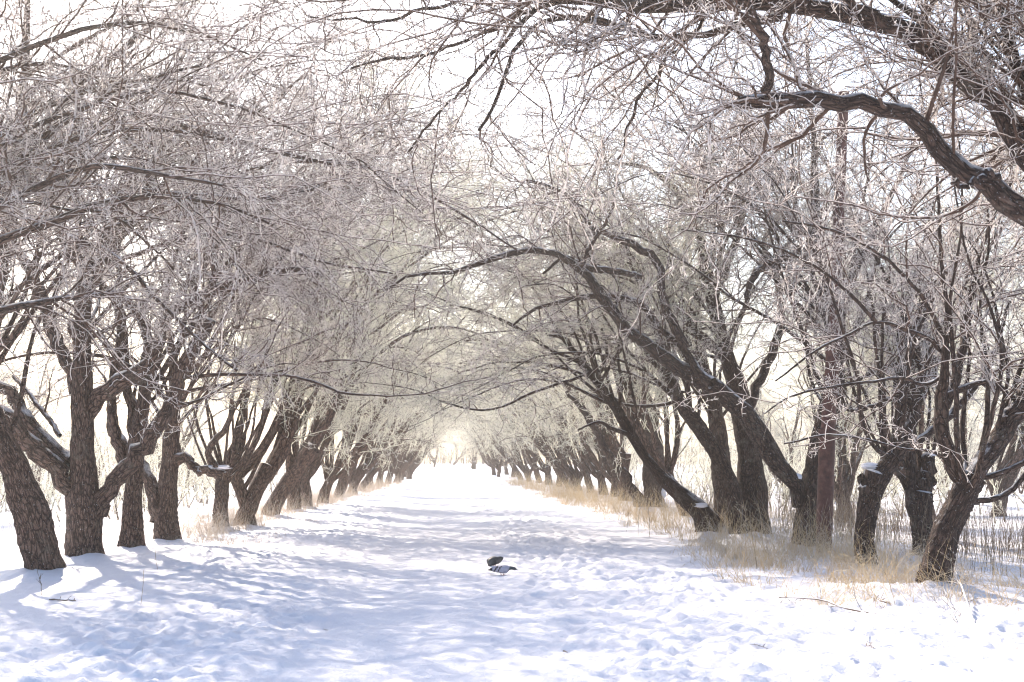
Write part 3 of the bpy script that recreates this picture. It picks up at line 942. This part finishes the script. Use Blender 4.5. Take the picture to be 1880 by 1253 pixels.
GC = "pale far trees closing the end of the path"
for q, (x, y, s) in enumerate(((-4.6, 107, .95), (-4.4, 116, 1.0), (-5.0, 126, 1.0), (3.2, 128, .95), (3.0, 138, 1.0))):
    place(PF[q % 5], (x, y), (0 if x < 0 else math.pi) + rg.uniform(-.3, .3), (s, s, s), "pale frosted tree near the far end of the rows, last ones before the open field", "last trees of the two rows")
for q, (x, y, s) in enumerate(((-9.5, 178, 1.0), (-4.0, 200, 1.05), (1.2, 186, .95), (5.5, 205, 1.05), (-14, 210, 1.1), (-1.5, 232, 1.1), (10, 225, 1.1))):
    place(PF[(q + 2) % 5], (x, y), rg.uniform(0, 6.28), (s, s, s * .8), "pale hazy tree standing across the open field behind the end of the path", GC)

# far wood closing the fields
g = np.random.default_rng(9)
fw = MB()
wx = g.uniform(-110, 110, 420)
wy = np.where(np.abs(wx + 4) < 16, 250, 135 + np.abs(wx)) + g.uniform(-15, 50, 420)
hh = g.uniform(1.2, 4.6, 420) * np.where(np.abs(wx + 4) < 16, 1.0, 1.6)
st = np.stack([wx, wy, ground(wx, wy) - .2], 1)
tp, trr = limbs_proc(g, st, np.tile((0, 0, 1.0), (420, 1)), hh, np.full(420, .09), 12, .06, .0, .0)
fw.tubes(tp, trr, 4)
ap, ar = grow(g, tp, trr, 3.2, .08, (.7, 2.6), (30, 75), 6, .2, .05, .05, .6, .05, .03)
fw.tubes(ap, ar, 3)
bp_, br_ = grow(g, ap, ar, 3.0, .1, (.4, 1.3), (30, 75), 4, .2, .05, .05, .7, .035, .025)
fw.tubes(bp_, br_, 3)
n = 520
side = np.where(g.uniform(size=n) < .5, -1, 1)
wy = g.uniform(62, 125, n)
wx = side * (9 + (wy - 40) * .10 + g.gamma(2, 9, n))
hh = g.uniform(1.5, 6.0, n)
st = np.stack([wx, wy, ground(wx, wy) - .2], 1)
tp, trr = limbs_proc(g, st, np.stack([g.normal(size=n) * .25, g.normal(size=n) * .25, np.ones(n)], 1), hh, np.full(n, .07), 12, .08, .0, .0)
fw.tubes(tp, trr, 4)
ap, ar = grow(g, tp, trr, 3.6, .08, (.6, 2.0), (30, 75), 6, .2, .05, .05, .6, .03, .014)
fw.tubes(ap, ar, 3)
bp_, br_ = grow(g, ap, ar, 4.5, .1, (.25, .9), (30, 75), 4, .2, .05, .05, .7, .016, .010)
fw.tubes(bp_, br_, 3)
n = 420
side = np.where(g.uniform(size=n) < .5, -1, 1)
wy = g.uniform(38, 85, n)
wx = side * (7.8 + g.gamma(2, 3.2, n))
hh = g.uniform(.9, 3.4, n)
st = np.stack([wx, wy, ground(wx, wy) - .2], 1)
tp, trr = limbs_proc(g, st, np.stack([g.normal(size=n) * .3, g.normal(size=n) * .3, np.ones(n)], 1), hh, np.full(n, .035), 12, .08, .0, .0)
fw.tubes(tp, trr, 4)
ap, ar = grow(g, tp, trr, 4.0, .08, (.4, 1.3), (30, 75), 6, .2, .05, .05, .6, .016, .008)
fw.tubes(ap, ar, 3)
bp_, br_ = grow(g, ap, ar, 6, .1, (.15, .6), (30, 75), 4, .2, .05, .05, .7, .009, .006)
fw.tubes(bp_, br_, 3)
o = fw.obj("far_wood", [M_BRIGHT_RIME])
tag(o, "hazy frosted scrub and far wood closing the snow field", "wood", kind="stuff")

# ------------------------------------------------------------------ snow ground
xs_in = np.arange(-7.5, 7.51, .045)
step, x, xo = .06, 7.5, []
while x < 420:
    step *= 1.09
    x += step
    xo.append(x)
xo = np.array(xo)
xs = np.concatenate([-xo[::-1], xs_in, xo])
ys = [-40, -25, -14, -7, -2, 1, 3, 4.5, 5.5, 6.2, 6.8]
y = 7.2
while y < 430:
    ys.append(y)
    y += max(.03, y * .0034) if y < 60 else y * .012
ys = np.array(ys)
X, Yg = np.meshgrid(xs, ys)
Z = ground(X, Yg)
for o in list(S.objects):
    if o.type == 'EMPTY' and o.get("category") == "tree" and o.location.y < 60 and abs(o.location.x) < 9:
        dx, dy = X - o.location.x, Yg - o.location.y
        m_ = (np.abs(dx) < 2.2) & (np.abs(dy) < 2.2)
        d2 = np.sqrt(dx[m_] ** 2 + (dy[m_] + .1) ** 2)
        nz = vnoise(X[m_] * 3.1, Yg[m_] * 3.1, 21) + .6 * vnoise(X[m_] * 8, Yg[m_] * 8, 22)
        Z[m_] += (.055 + .03 * nz) * np.exp(-(d2 / .5) ** 2)
V = np.stack([X, Yg, Z], -1).reshape(-1, 3)
nx, ny = len(xs), len(ys)
ii = (np.arange(ny - 1)[:, None] * nx + np.arange(nx - 1)[None, :]).reshape(-1)
mb = MB()
mb.raw(V, np.stack([ii, ii + 1, ii + nx + 1, ii + nx], 1))
gr = mb.obj("snow_ground", [M_SNOW])
tag(gr, "trampled snow of the path and the field around it", "snow", kind="structure")


# ------------------------------------------------------------------ grass, reeds
def blades(name, mat, n, xf, yf, h, r, lean, seed, label, K=4, seeds=0.0):
    g = np.random.default_rng(seed)
    y = yf(g, n)
    x = xf(g, y)
    # clump
    cl = vnoise(x * 1.1, y * .55, seed) + .5 * vnoise(x * 3, y * 1.6, seed + 1)
    keep = cl + g.uniform(-.35, .45, n) > .12
    x, y = x[keep], y[keep]
    n = len(x)
    st = np.stack([x, y, ground(x, y) - .03], 1)
    D = np.stack([g.normal(size=n) * lean, g.normal(size=n) * lean, np.ones(n)], 1)
    hh = g.uniform(h[0], h[1], n)
    P, R = limbs_proc(g, st, D, hh, np.full(n, r) * (1 + np.maximum(y - 25, 0) * .012), K, .10, 0, .35 if lean > .2 else .12)
    mb = MB()
    mb.tubes(P, R, 3)
    if seeds:
        m = g.uniform(size=n) < seeds
        Q, RQ = grow(g, P[m], R[m] + .002, 9, .6, (.03, .09), (20, 50), 3, .2, .02, .05, 1, .004, .002)
        mb.tubes(Q, RQ, 3)
    o = mb.obj(name, [mat])
    tag(o, label, "grass", kind="stuff")
    return o


blades("dry_grass", M_GRASS, 7500, lambda g, y: 3.9 - .02 * np.clip(y - 25, 0, 60) + g.gamma(1.6, .95, len(y)), lambda g, n: 20 + 75 * g.uniform(0, 1, n) ** 1.35, (.30, 1.05), .0034, .34, 31, "dry yellow grass poking from snow along the pole side of the path", seeds=.3)
blades("dry_grass", M_GRASS, 2300, lambda g, y: 3.0 + g.gamma(2.4, .75, len(y)), lambda g, n: 14.2 + 8 * g.uniform(0, 1, n), (.15, .75), .0032, .42, 33, "sparse bent straw in the snow around the nearest forked tree", K=5, seeds=.4)
blades("frosted_grass", M_PALE, 7000, lambda g, y: -4.5 + .012 * np.clip(y - 25, 0, 70) - g.gamma(2.0, .5, len(y)), lambda g, n: 29 + 66 * g.uniform(0, 1, n) ** 1.3, (.2, .85), .0030, .3, 35, "pale frosted grass between the trunks opposite the rusty pole", seeds=.3)
blades("frosted_grass", M_PALE, 1500, lambda g, y: -3.2 - g.gamma(2.0, .5, len(y)), lambda g, n: 22 + 13 * g.uniform(0, 1, n), (.06, .25), .0026, .35, 36, "thin short frosted stems at the snowy verge opposite the rusty pole", seeds=.2)
blades("reeds", M_REED, 6500, lambda g, y: 6.2 + g.gamma(1.8, 2.2, len(y)), lambda g, n: 17.5 + 26 * g.uniform(0, 1, n), (.45, 1.15), .0042, .10, 37, "brown upright reeds in the snow behind the nearest forked tree", seeds=.35)
blades("reeds", M_REED, 1300, lambda g, y: -6.4 - g.gamma(1.8, 1.6, len(y)), lambda g, n: 17.5 + 20 * g.uniform(0, 1, n), (.2, .75), .0030, .2, 38, "thin dead stems in the field behind the leaning trunk", seeds=.35)

def tufts(name, mat, cx, cy, nb, h, r, seed, label):
    g = np.random.default_rng(seed)
    k = g.integers(nb[0], nb[1], len(cx))
    x = np.repeat(cx, k) + g.normal(size=k.sum()) * .09
    y = np.repeat(cy, k) + g.normal(size=k.sum()) * .09
    n = len(x)
    hs = np.repeat(g.uniform(.6, 1.15, len(cx)), k)
    wind = np.repeat(g.normal(size=(len(cx), 2)) * .28, k, axis=0)
    st = np.stack([x, y, ground(x, y) - .03], 1)
    D = np.concatenate([g.normal(size=(n, 2)) * .33 + wind, np.ones((n, 1))], 1)
    P, R = limbs_proc(g, st, D, g.uniform(h[0], h[1], n) * hs, np.full(n, r) * (1 + np.maximum(y - 20, 0) * .014), 7, .09, 0, .62)
    P[:, :, 2] = np.maximum(P[:, :, 2], ground(P[:, :, 0], P[:, :, 1]) - .03)
    mb = MB()
    mb.tubes(P, R, 3)
    m = g.uniform(size=n) < .4
    Q, RQ = grow(g, P[m], R[m] + .002, 9, .55, (.03, .10), (15, 45), 3, .2, .0, .1, 1, .004, .002)
    mb.tubes(Q, RQ, 3)
    o = mb.obj(name, [mat])
    tag(o, label, "grass", kind="stuff")


g = np.random.default_rng(61)
cy = 15.2 + 46 * g.uniform(0, 1, 210) ** 1.5
cx = 3.5 + (cy < 19) * .7 - .012 * np.clip(cy - 20, 0, 40) + g.gamma(1.7, 1.0, 210)
cy = np.concatenate([cy, g.uniform(13.2, 21, 55)])
cx = np.concatenate([cx, 2.7 + g.gamma(2.2, .8, 55)])
tufts("dry_grass", M_GRASS, cx, cy, (8, 24), (.25, .85), .0032, 62, "bent straw tufts around the trunks on the pole side")
cy = 25 + 40 * g.uniform(0, 1, 130) ** 1.3
cx = -4.3 + .012 * np.clip(cy - 25, 0, 70) - g.gamma(1.8, .55, 130)
tufts("frosted_grass", M_PALE, cx, cy, (10, 30), (.2, .7), .0032, 63, "pale frosted tufts at the feet of the trunks opposite the rusty pole")

# ------------------------------------------------------------------ single plants and twigs
GW = "dead weeds standing in the snow"


def weed(name, p0, h, lean, nbr, mat, label, cat, seed, r=.004, Y=None, group=GW):
    g = np.random.default_rng(seed)
    b = foot(*p0)
    b[2] = gz(b[0], b[1])
    P, R = limbs_proc(g, [b - (0, 0, .04)], [(lean, -.05, 1)], [h + .04], [r], 14, .05, 0, .04)
    A, AR = grow(g, P, R, nbr / h, .25, (.10 * h, .34 * h), (20, 48), 6, .08, .06, 0, .8, r, .0018, taper=.3)
    root = empty(name, b, label, cat, group)
    mb = MB()
    mb.tubes(P, np.maximum(R, .0022), 5)
    mb.obj("stem", [mat], root, b)
    if len(A):
        mb = MB()
        mb.tubes(A, AR, 4)
        B, BR = grow(g, A, AR, 10, .3, (.02, .06), (25, 60), 3, .2, .05, 0, 1, .003, .0025)
        mb.tubes(B, BR, 3)
        mb.obj("side_shoots", [mat], root, b)
    return root


weed("weed_stalk", (1390, 1046), .92, -.06, 7, M_WEED, "tall pale weed with forked shoots in front of the broad snow streaked trunk", "weed", 1, .006)
weed("weed_stalk", (1412, 1030), .62, .02, 3, M_WEED, "slim straight weed just right of the tall forked pale weed", "weed", 2, .004)
weed("weed_stalk", (1606, 1046), .98, -.10, 8, M_WEED, "tall branching weed standing against the gnarled tree with the burl", "weed", 3, .006)
weed("weed_stalk", (1172, 985), .62, -.02, 9, M_STALK, "thin dark weed stalk, farther back of the pair by the low slanting trunk", "weed", 4, .004)
weed("weed_stalk", (1192, 988), .75, .03, 12, M_STALK, "dark bristly weed stalk on bare snow left of the low slanting trunk foot", "weed", 5, .005)
weed("weed_stalk", (1150, 975), .40, .05, 6, M_STALK, "short dark weed stalk closest to the path before the yellow grass", "weed", 6, .003)
weed("weed_stalk", (76, 1092), .26, .02, 10, M_STALK, "small dark seed head weed on snow below the leaning brown trunk", "weed", 7, .005)
weed("weed_stalk", (290, 1050), .52, -.03, 3, M_WEED, "thin straight weed on the snow below the forked trunk with the knot", "weed", 8, .0025)
weed("weed_stalk", (258, 1112), .34, .10, 2, M_WEED, "lone thin stem slanting from the shadowed snow in the foreground", "weed", 9, .002)
weed("weed_stalk", (1500, 1055), .45, -.15, 6, M_WEED, "leaning straw weed below the rusty pole", "weed", 10, .004)
weed("weed_stalk", (1645, 1120), .5, -.2, 8, M_WEED, "bent straw weed in the foreground between burl tree and nearest fork", "weed", 11, .003)
weed("weed_stalk", (1820, 1060), .6, .1, 7, M_WEED, "straw weed beside the nearest forked trunk at the frame edge", "weed", 12, .004)


def lying(name, px, mat, r, nbr, label, seed, h=.02, cat="branch", blen=(.1, .4), group="dead twigs lying on the snow", leaf=0):
    """a branch lying along ground points px"""
    g = np.random.default_rng(seed)
    P = []
    for i, q in enumerate(px):
        b = foot(*q[:2])
        b[2] = gz(b[0], b[1]) + (q[2] if len(q) > 2 else h)
        P.append(b)
    P, R = resample(P, np.linspace(r, r * .45, len(P)), 18)
    P = P + np.cumsum(g.normal(size=P.shape), axis=0) * r * .12
    b = P[0].copy()
    mb = MB()
    j = 1 + g.normal(size=(1, 18, 7)) * .08
    mb.tubes(P[None], R[None], 7, 0, j, caps=True)
    A, AR = grow(g, P[None], R[None], nbr, .1, blen, (25, 65), 7, .14, .03, .05, .6, r * .6, .002)
    A[:, :, 2] = np.maximum(A[:, :, 2], ground(A[:, :, 0], A[:, :, 1]) + .006)
    mb.tubes(A, AR, 4)
    B, BR = grow(g, A, AR, 8, .2, (.03, .14), (30, 70), 4, .16, .03, .05, .8, .004, .0018)
    mb.tubes(B, BR, 3)
    o = mb.obj(name, [mat], None, b)
    tag(o, label, cat, group)
    return o


lying("fallen_branch", [(1790, 1150, .01), (1768, 1110, .12), (1745, 1065, .28), (1728, 1040, .42)], M_STALK, .012, 7, "dead forked branch propped against the nearest forked trunk", 21)
lying("fallen_branch", [(1765, 1158, .0), (1745, 1118, .06), (1722, 1080, .15)], M_STALK, .008, 7, "thin broken branch lying beside the propped dead branch", 22)
lying("fallen_branch", [(1620, 1128, .01), (1560, 1122, .03), (1500, 1112, .06), (1430, 1106, .07)], M_STALK, .011, 7, "long dark twiggy branch lying on snow in front of the rusty pole", 23)
lying("fallen_twig", [(1385, 1180, .01), (1408, 1184, .015)], M_STALK, .006, 30, "small dark twig lying on the open snow below the long twiggy branch", 24, blen=(.03, .10), cat="twig")
lying("fallen_twig", [(1588, 1175, .08), (1594, 1192, .01), (1600, 1200, .0)], M_STALK, .004, 12, "upright broken twig stuck in the foreground snow", 25, blen=(.03, .1), cat="twig")
lying("fallen_twig", [(92, 1100, .01), (138, 1102, .015)], M_STALK, .013, 22, "dark dry sprig lying below the leaning brown trunk", 26, blen=(.04, .14), cat="twig")
lying("fallen_twig", [(595, 1140, .01), (602, 1141, .012)], M_STALK, .006, 20, "tiny dark twig at the edge of the smooth track", 27, blen=(.02, .05), cat="twig")
lying("fallen_twig", [(1602, 1106, .02), (1635, 1112, .03)], M_STALK, .012, 34, "clump of dark dead leaves and twigs beside the long twiggy branch", 28, blen=(.04, .13), cat="twig")
lying("fallen_twig", [(1862, 1188, .01), (1870, 1192, .015)], M_STALK, .009, 20, "dark bit of bark at the corner of the foreground snow", 29, blen=(.02, .05), cat="twig")
lying("fallen_twig", [(1034, 1178, .006), (1042, 1180, .008)], M_CUT, .006, 14, "brown crumb of bark on the trampled snow below the pigeons", 30, blen=(.01, .03), cat="twig")

# ------------------------------------------------------------------ rusty pole
m, nt, out = new_mat("rusty_iron")
tc = N(nt, "ShaderNodeTexCoord")
n1 = N(nt, "ShaderNodeTexNoise", i_Scale=9.0, i_Detail=6.0, i_Roughness=.7)
nt.links.new(tc.outputs["Object"], n1.inputs["Vector"])
col = ramp(nt, n1.outputs["Fac"], [(.3, (.045, .017, .014)), (.5, (.10, .038, .030)), (.7, (.18, .085, .068))])
b = N(nt, "ShaderNodeBsdfPrincipled")
b.inputs["Roughness"].default_value = .6
b.inputs["Metallic"].default_value = .15
nt.links.new(col, b.inputs["Base Color"])
bp = N(nt, "ShaderNodeBump", i_Strength=.4, i_Distance=.01)
nt.links.new(n1.outputs["Fac"], bp.inputs["Height"])
nt.links.new(bp.outputs[0], b.inputs["Normal"])
nt.links.new(b.outputs[0], out.inputs[0])
M_RUST = m
pb = foot(1510, 1012)
pb[2] = gz(pb[0], pb[1])
pole = empty("metal_pole", pb, "tall rusty brown metal pole standing in dry grass among the trees", "pole")
PY = pb[1]
seg = [("base_pipe", (1510, 1020), (1519, 792), 30), ("middle_pipe", (1519, 800), (1530, 640), 26), ("top_pipe", (1530, 648), (1549, 170), 20)]
for nm, a, c, w in seg:
    A, B = at(*a, PY), at(*c, PY)
    if nm == "base_pipe":
        A[2] = pb[2] - .3
    P, R = resample([A, B], [w * PY / F / 2] * 2, 14)
    mb = MB()
    mb.tubes(P[None], R[None], 20, caps=True)
    o = mb.obj(nm, [M_RUST], pole, pb)
    if nm != "top_pipe":
        mb = MB()
        P, R = resample([B - (B - A) / np.linalg.norm(B - A) * .10, B + (B - A) / np.linalg.norm(B - A) * .02], [w * PY / F / 2 * 1.12] * 2, 4)
        mb.tubes(P[None], R[None], 20, caps=True)
        mb.obj("collar", [M_RUST], o, pb)

# small far post at the end of the path
fp = np.array([1.36, 178.0, 0.0])
fp[2] = gz(fp[0], fp[1])
gP = np.random.default_rng(3)
mb = MB()
wood(mb, gP, *resample([fp - (0, 0, .2), fp + (0, 0, .5), fp + (.05, 0, .9)], [.34, .28, .22], 10), 10)
post = mb.obj("tree_stump", [M_DARKBARK], None, fp)
tag(post, "small dark stump standing at the far end of the path", "stump")


# ------------------------------------------------------------------ pigeons
def feather_mat(name, c0, c1, sc=60):
    return simple_mat(name, c0, c1, sc, rough=.6)


M_PG = feather_mat("grey_feathers", (.36, .35, .42), (.46, .45, .53))
M_PN = feather_mat("neck_feathers", (.055, .065, .075), (.11, .12, .13))
M_PB = feather_mat("black_feathers", (.018, .018, .022), (.03, .03, .035))
M_PL = feather_mat("pale_feathers", (.42, .42, .47), (.52, .52, .57))
M_PD = feather_mat("dark_feathers", (.035, .04, .045), (.085, .09, .09), 90)
M_RED = simple_mat("pigeon_foot", (.30, .10, .09), (.38, .14, .12), 30)
M_BEAK = simple_mat("beak", (.06, .055, .055), (.12, .11, .11), 30)


def loft(mb, rings, n=14, mat=0, cap=True):
    """rings: (centre, half width y, half height z', tilt) along x"""
    vs, fs = [], []
    for (c, w, h, tl) in rings:
        for k in range(n):
            a = k / n * 2 * math.pi
            vs.append((c[0] - math.sin(tl) * h * math.sin(a), c[1] + w * math.cos(a), c[2] + math.cos(tl) * h * math.sin(a)))
    for i in range(len(rings) - 1):
        for k in range(n):
            fs.append((i * n + k, i * n + (k + 1) % n, i * n + n + (k + 1) % n, i * n + n + k))
    mats = mat if isinstance(mat, list) else [mat] * (len(rings) - 1)
    base = mb.n
    mb.raw(vs, fs, 0)
    mm = mb.m[-1]
    for i in range(len(rings) - 1):
        mm[i * n:(i + 1) * n] = mats[i]


def pigeon(px, heading, label, dark, headdown, tilt, sc=1.0):
    b = foot(*px)
    b[2] = gz(b[0], b[1])
    root = empty("pigeon", b, label, "bird", "pigeons feeding on the path")
    root.scale = (sc,) * 3
    low = -.038
    # body along +x (head at +x); rings from tail to beak
    hx, hz = (.150, .122) if not headdown else (.118, .052)
    nx_, nz_ = (.108, .124) if not headdown else (.110, .092)
    rings = [((-.165, 0, .100), .020, .006, 0), ((-.150, 0, .100), .026, .009, 0), ((-.105, 0, .104), .030, .016, 0), ((-.070, 0, .108), .040, .030, .1), ((-.03, 0, .110), .052, .044, .1),
             ((.015, 0, .112), .058, .052, .05), ((.055, 0, .112), .054, .050, -.1), ((.085, 0, .114), .042, .040, -.35),
             ((nx_, 0, nz_), .028, .029, -.6), ((.5 * (nx_ + hx), 0, .5 * (nz_ + hz) + .004), .020, .021, -.5), ((hx, 0, hz), .020, .021, -.2), ((hx + .016, 0, hz - .003), .016, .015, 0), ((hx + .026, 0, hz - .008), .007, .007, .2)]
    bm_ = M_PD if dark else M_PG
    mb = MB()
    loft(mb, rings, 14, [2, 2, 0, 0, 0, 0, 0, 1, 1, 1, 1, 1])
    mb.v[-1][:, 2] += low
    body = mb.obj("body", [bm_, M_PN if not dark else M_PD, M_PB], root)
    mb = MB()
    loft(mb, [((hx + .022, 0, hz - .006), .006, .0055, 0), ((hx + .036, 0, hz - .012), .0035, .0035, 0), ((hx + .046, 0, hz - .019), .0012, .0012, 0)], 8)
    mb.v[-1][:, 2] += low
    mb.obj("beak", [M_BEAK], root)
    gg = np.random.default_rng(1)
    for s in (-1, 1):
        mb = MB()
        lump(mb, (hx + .008, s * .0185, hz + .004), (.0035, .0020, .0035), gg, 8, 6, squash=1)
        mb.v[-1][:, 2] += low
        mb.obj("eye", [M_RED], root)
        # folded wing: a curved blade over the flank with two dark bars
        W = []
        nu, nv = 14, 7
        for i in range(nu):
            u = i / (nu - 1)
            xx = .072 - u * .215
            half = .040 * math.sin(math.pi * min(1, .12 + u * .62) ** .9) * (1 - u ** 3 * .75) + .003
            zc = .118 - .012 * u
            for j in range(nv):
                v = j / (nv - 1) * 2 - 1
                zz = zc + v * half
                t = min(1, abs((zz - .112)) / .056)
                yw = .0585 * math.sqrt(max(0, 1 - t * t)) * (1 - max(0, u - .35) * 1.0) + .006
                W.append((xx, s * yw, zz + low))
        fs = [(i * nv + j, (i + 1) * nv + j, (i + 1) * nv + j + 1, i * nv + j + 1) for i in range(nu - 1) for j in range(nv - 1)]
        mb = MB()
        mb.raw(W, fs)
        mm = mb.m[-1]
        q = 0
        for i in range(nu - 1):
            for j in range(nv - 1):
                bar = i + (j - 3) * .5
                mm[q] = 1 if (4.6 < bar < 5.9 or 7.4 < bar < 8.6 or i > 10) else 0
                q += 1
        o = mb.obj("wing", [M_PD if dark else M_PG, M_PB], root)
        sm = o.modifiers.new("thick", 'SOLIDIFY')
        sm.thickness = .005
        sm.offset = 1
        # leg with toes
        mb = MB()
        xl = .01 + s * .012
        P, R = resample([(xl, s * .022, .045), (xl - .006, s * .022, .022), (xl, s * .022, .004)], [.011, .0042, .0036], 8)
        mb.tubes(P[None], R[None], 7)
        for a in (-.5, 0, .5, math.pi):
            ln = .026 if a < 3 else .014
            P, R = resample([(xl, s * .022, .006), (xl + math.cos(a) * ln * .6, s * .022 + math.sin(a) * ln * .6, .006), (xl + math.cos(a) * ln, s * .022 + math.sin(a) * ln, .002)], [.003, .0026, .0012], 5)
            mb.tubes(P[None], R[None], 5)
        mb.obj("leg", [M_RED], root)
    root.rotation_euler = Euler((0, tilt, heading), 'XYZ')
    return root


pigeon((921, 1048), -.10, "grey pigeon with two black wing bars walking across the snowy path", False, False, .02, 1.08)
pigeon((909, 1034), math.pi + .95, "darker pigeon pecking at the snow behind the grey barred pigeon", True, True, .20, 1.15)

# ------------------------------------------------------------------ air
M, nt, out = new_mat("frosty_air")
pv = N(nt, "ShaderNodeVolumePrincipled")
pv.inputs["Color"].default_value = (1.0, .965, .92, 1)
pv.inputs["Density"].default_value = .0014
pv.inputs["Anisotropy"].default_value = .62
nt.links.new(pv.outputs[0], out.inputs["Volume"])
mb = MB()
x0, x1, y0, y1, z0, z1 = -430, 430, -45, 440, float(Z.min()) - 1.0, 13.5
v = [(x0, y0, z0), (x1, y0, z0), (x1, y1, z0), (x0, y1, z0), (x0, y0, z1), (x1, y0, z1), (x1, y1, z1), (x0, y1, z1)]
mb.raw(v, [(0, 3, 2, 1), (4, 5, 6, 7), (0, 1, 5, 4), (1, 2, 6, 5), (2, 3, 7, 6), (3, 0, 4, 7)])
hz = mb.obj("haze", [M], smooth=False)
tag(hz, "thin frosty haze filling the air over the snow", "haze", kind="stuff")

# ------------------------------------------------------------------ light
EL, AZ = rad(36), rad(-23)
w = bpy.data.worlds.new("World")
S.world = w
w.use_nodes = True
nt = w.node_tree
bg = nt.nodes["Background"]
sky = nt.nodes.new("ShaderNodeTexSky")
sky.sky_type = 'NISHITA'
sky.sun_disc = False
sky.sun_elevation = EL
sky.sun_rotation = AZ
sky.air_density = 1.0
sky.dust_density = 2.5
sky.ozone_density = 2.5
nt.links.new(sky.outputs[0], bg.inputs[0])
bg.inputs[1].default_value = .125
sd = bpy.data.lights.new("sun", 'SUN')
sd.energy = 3.9
sd.angle = rad(.6)
sd.color = (1.0, .88, .75)
so = bpy.data.objects.new("sun", sd)
COL.objects.link(so)
sv = Vector((math.sin(AZ) * math.cos(EL), math.cos(AZ) * math.cos(EL), math.sin(EL)))
so.rotation_euler = sv.to_track_quat('Z', 'Y').to_euler()
so.location = (-20, 50, 30)

S.view_settings.view_transform = 'Standard'
S.view_settings.look = 'None'
S.view_settings.exposure = 1.38
S.view_settings.gamma = 1
S.cycles.max_bounces = 8
S.cycles.diffuse_bounces = 5
S.cycles.sample_clamp_indirect = 4
S.cycles.transmission_bounces = 4
S.cycles.volume_bounces = 0
S.cycles.use_denoising = True
S.cycles.pixel_filter_type = 'BLACKMAN_HARRIS'
S.cycles.filter_width = 1.15
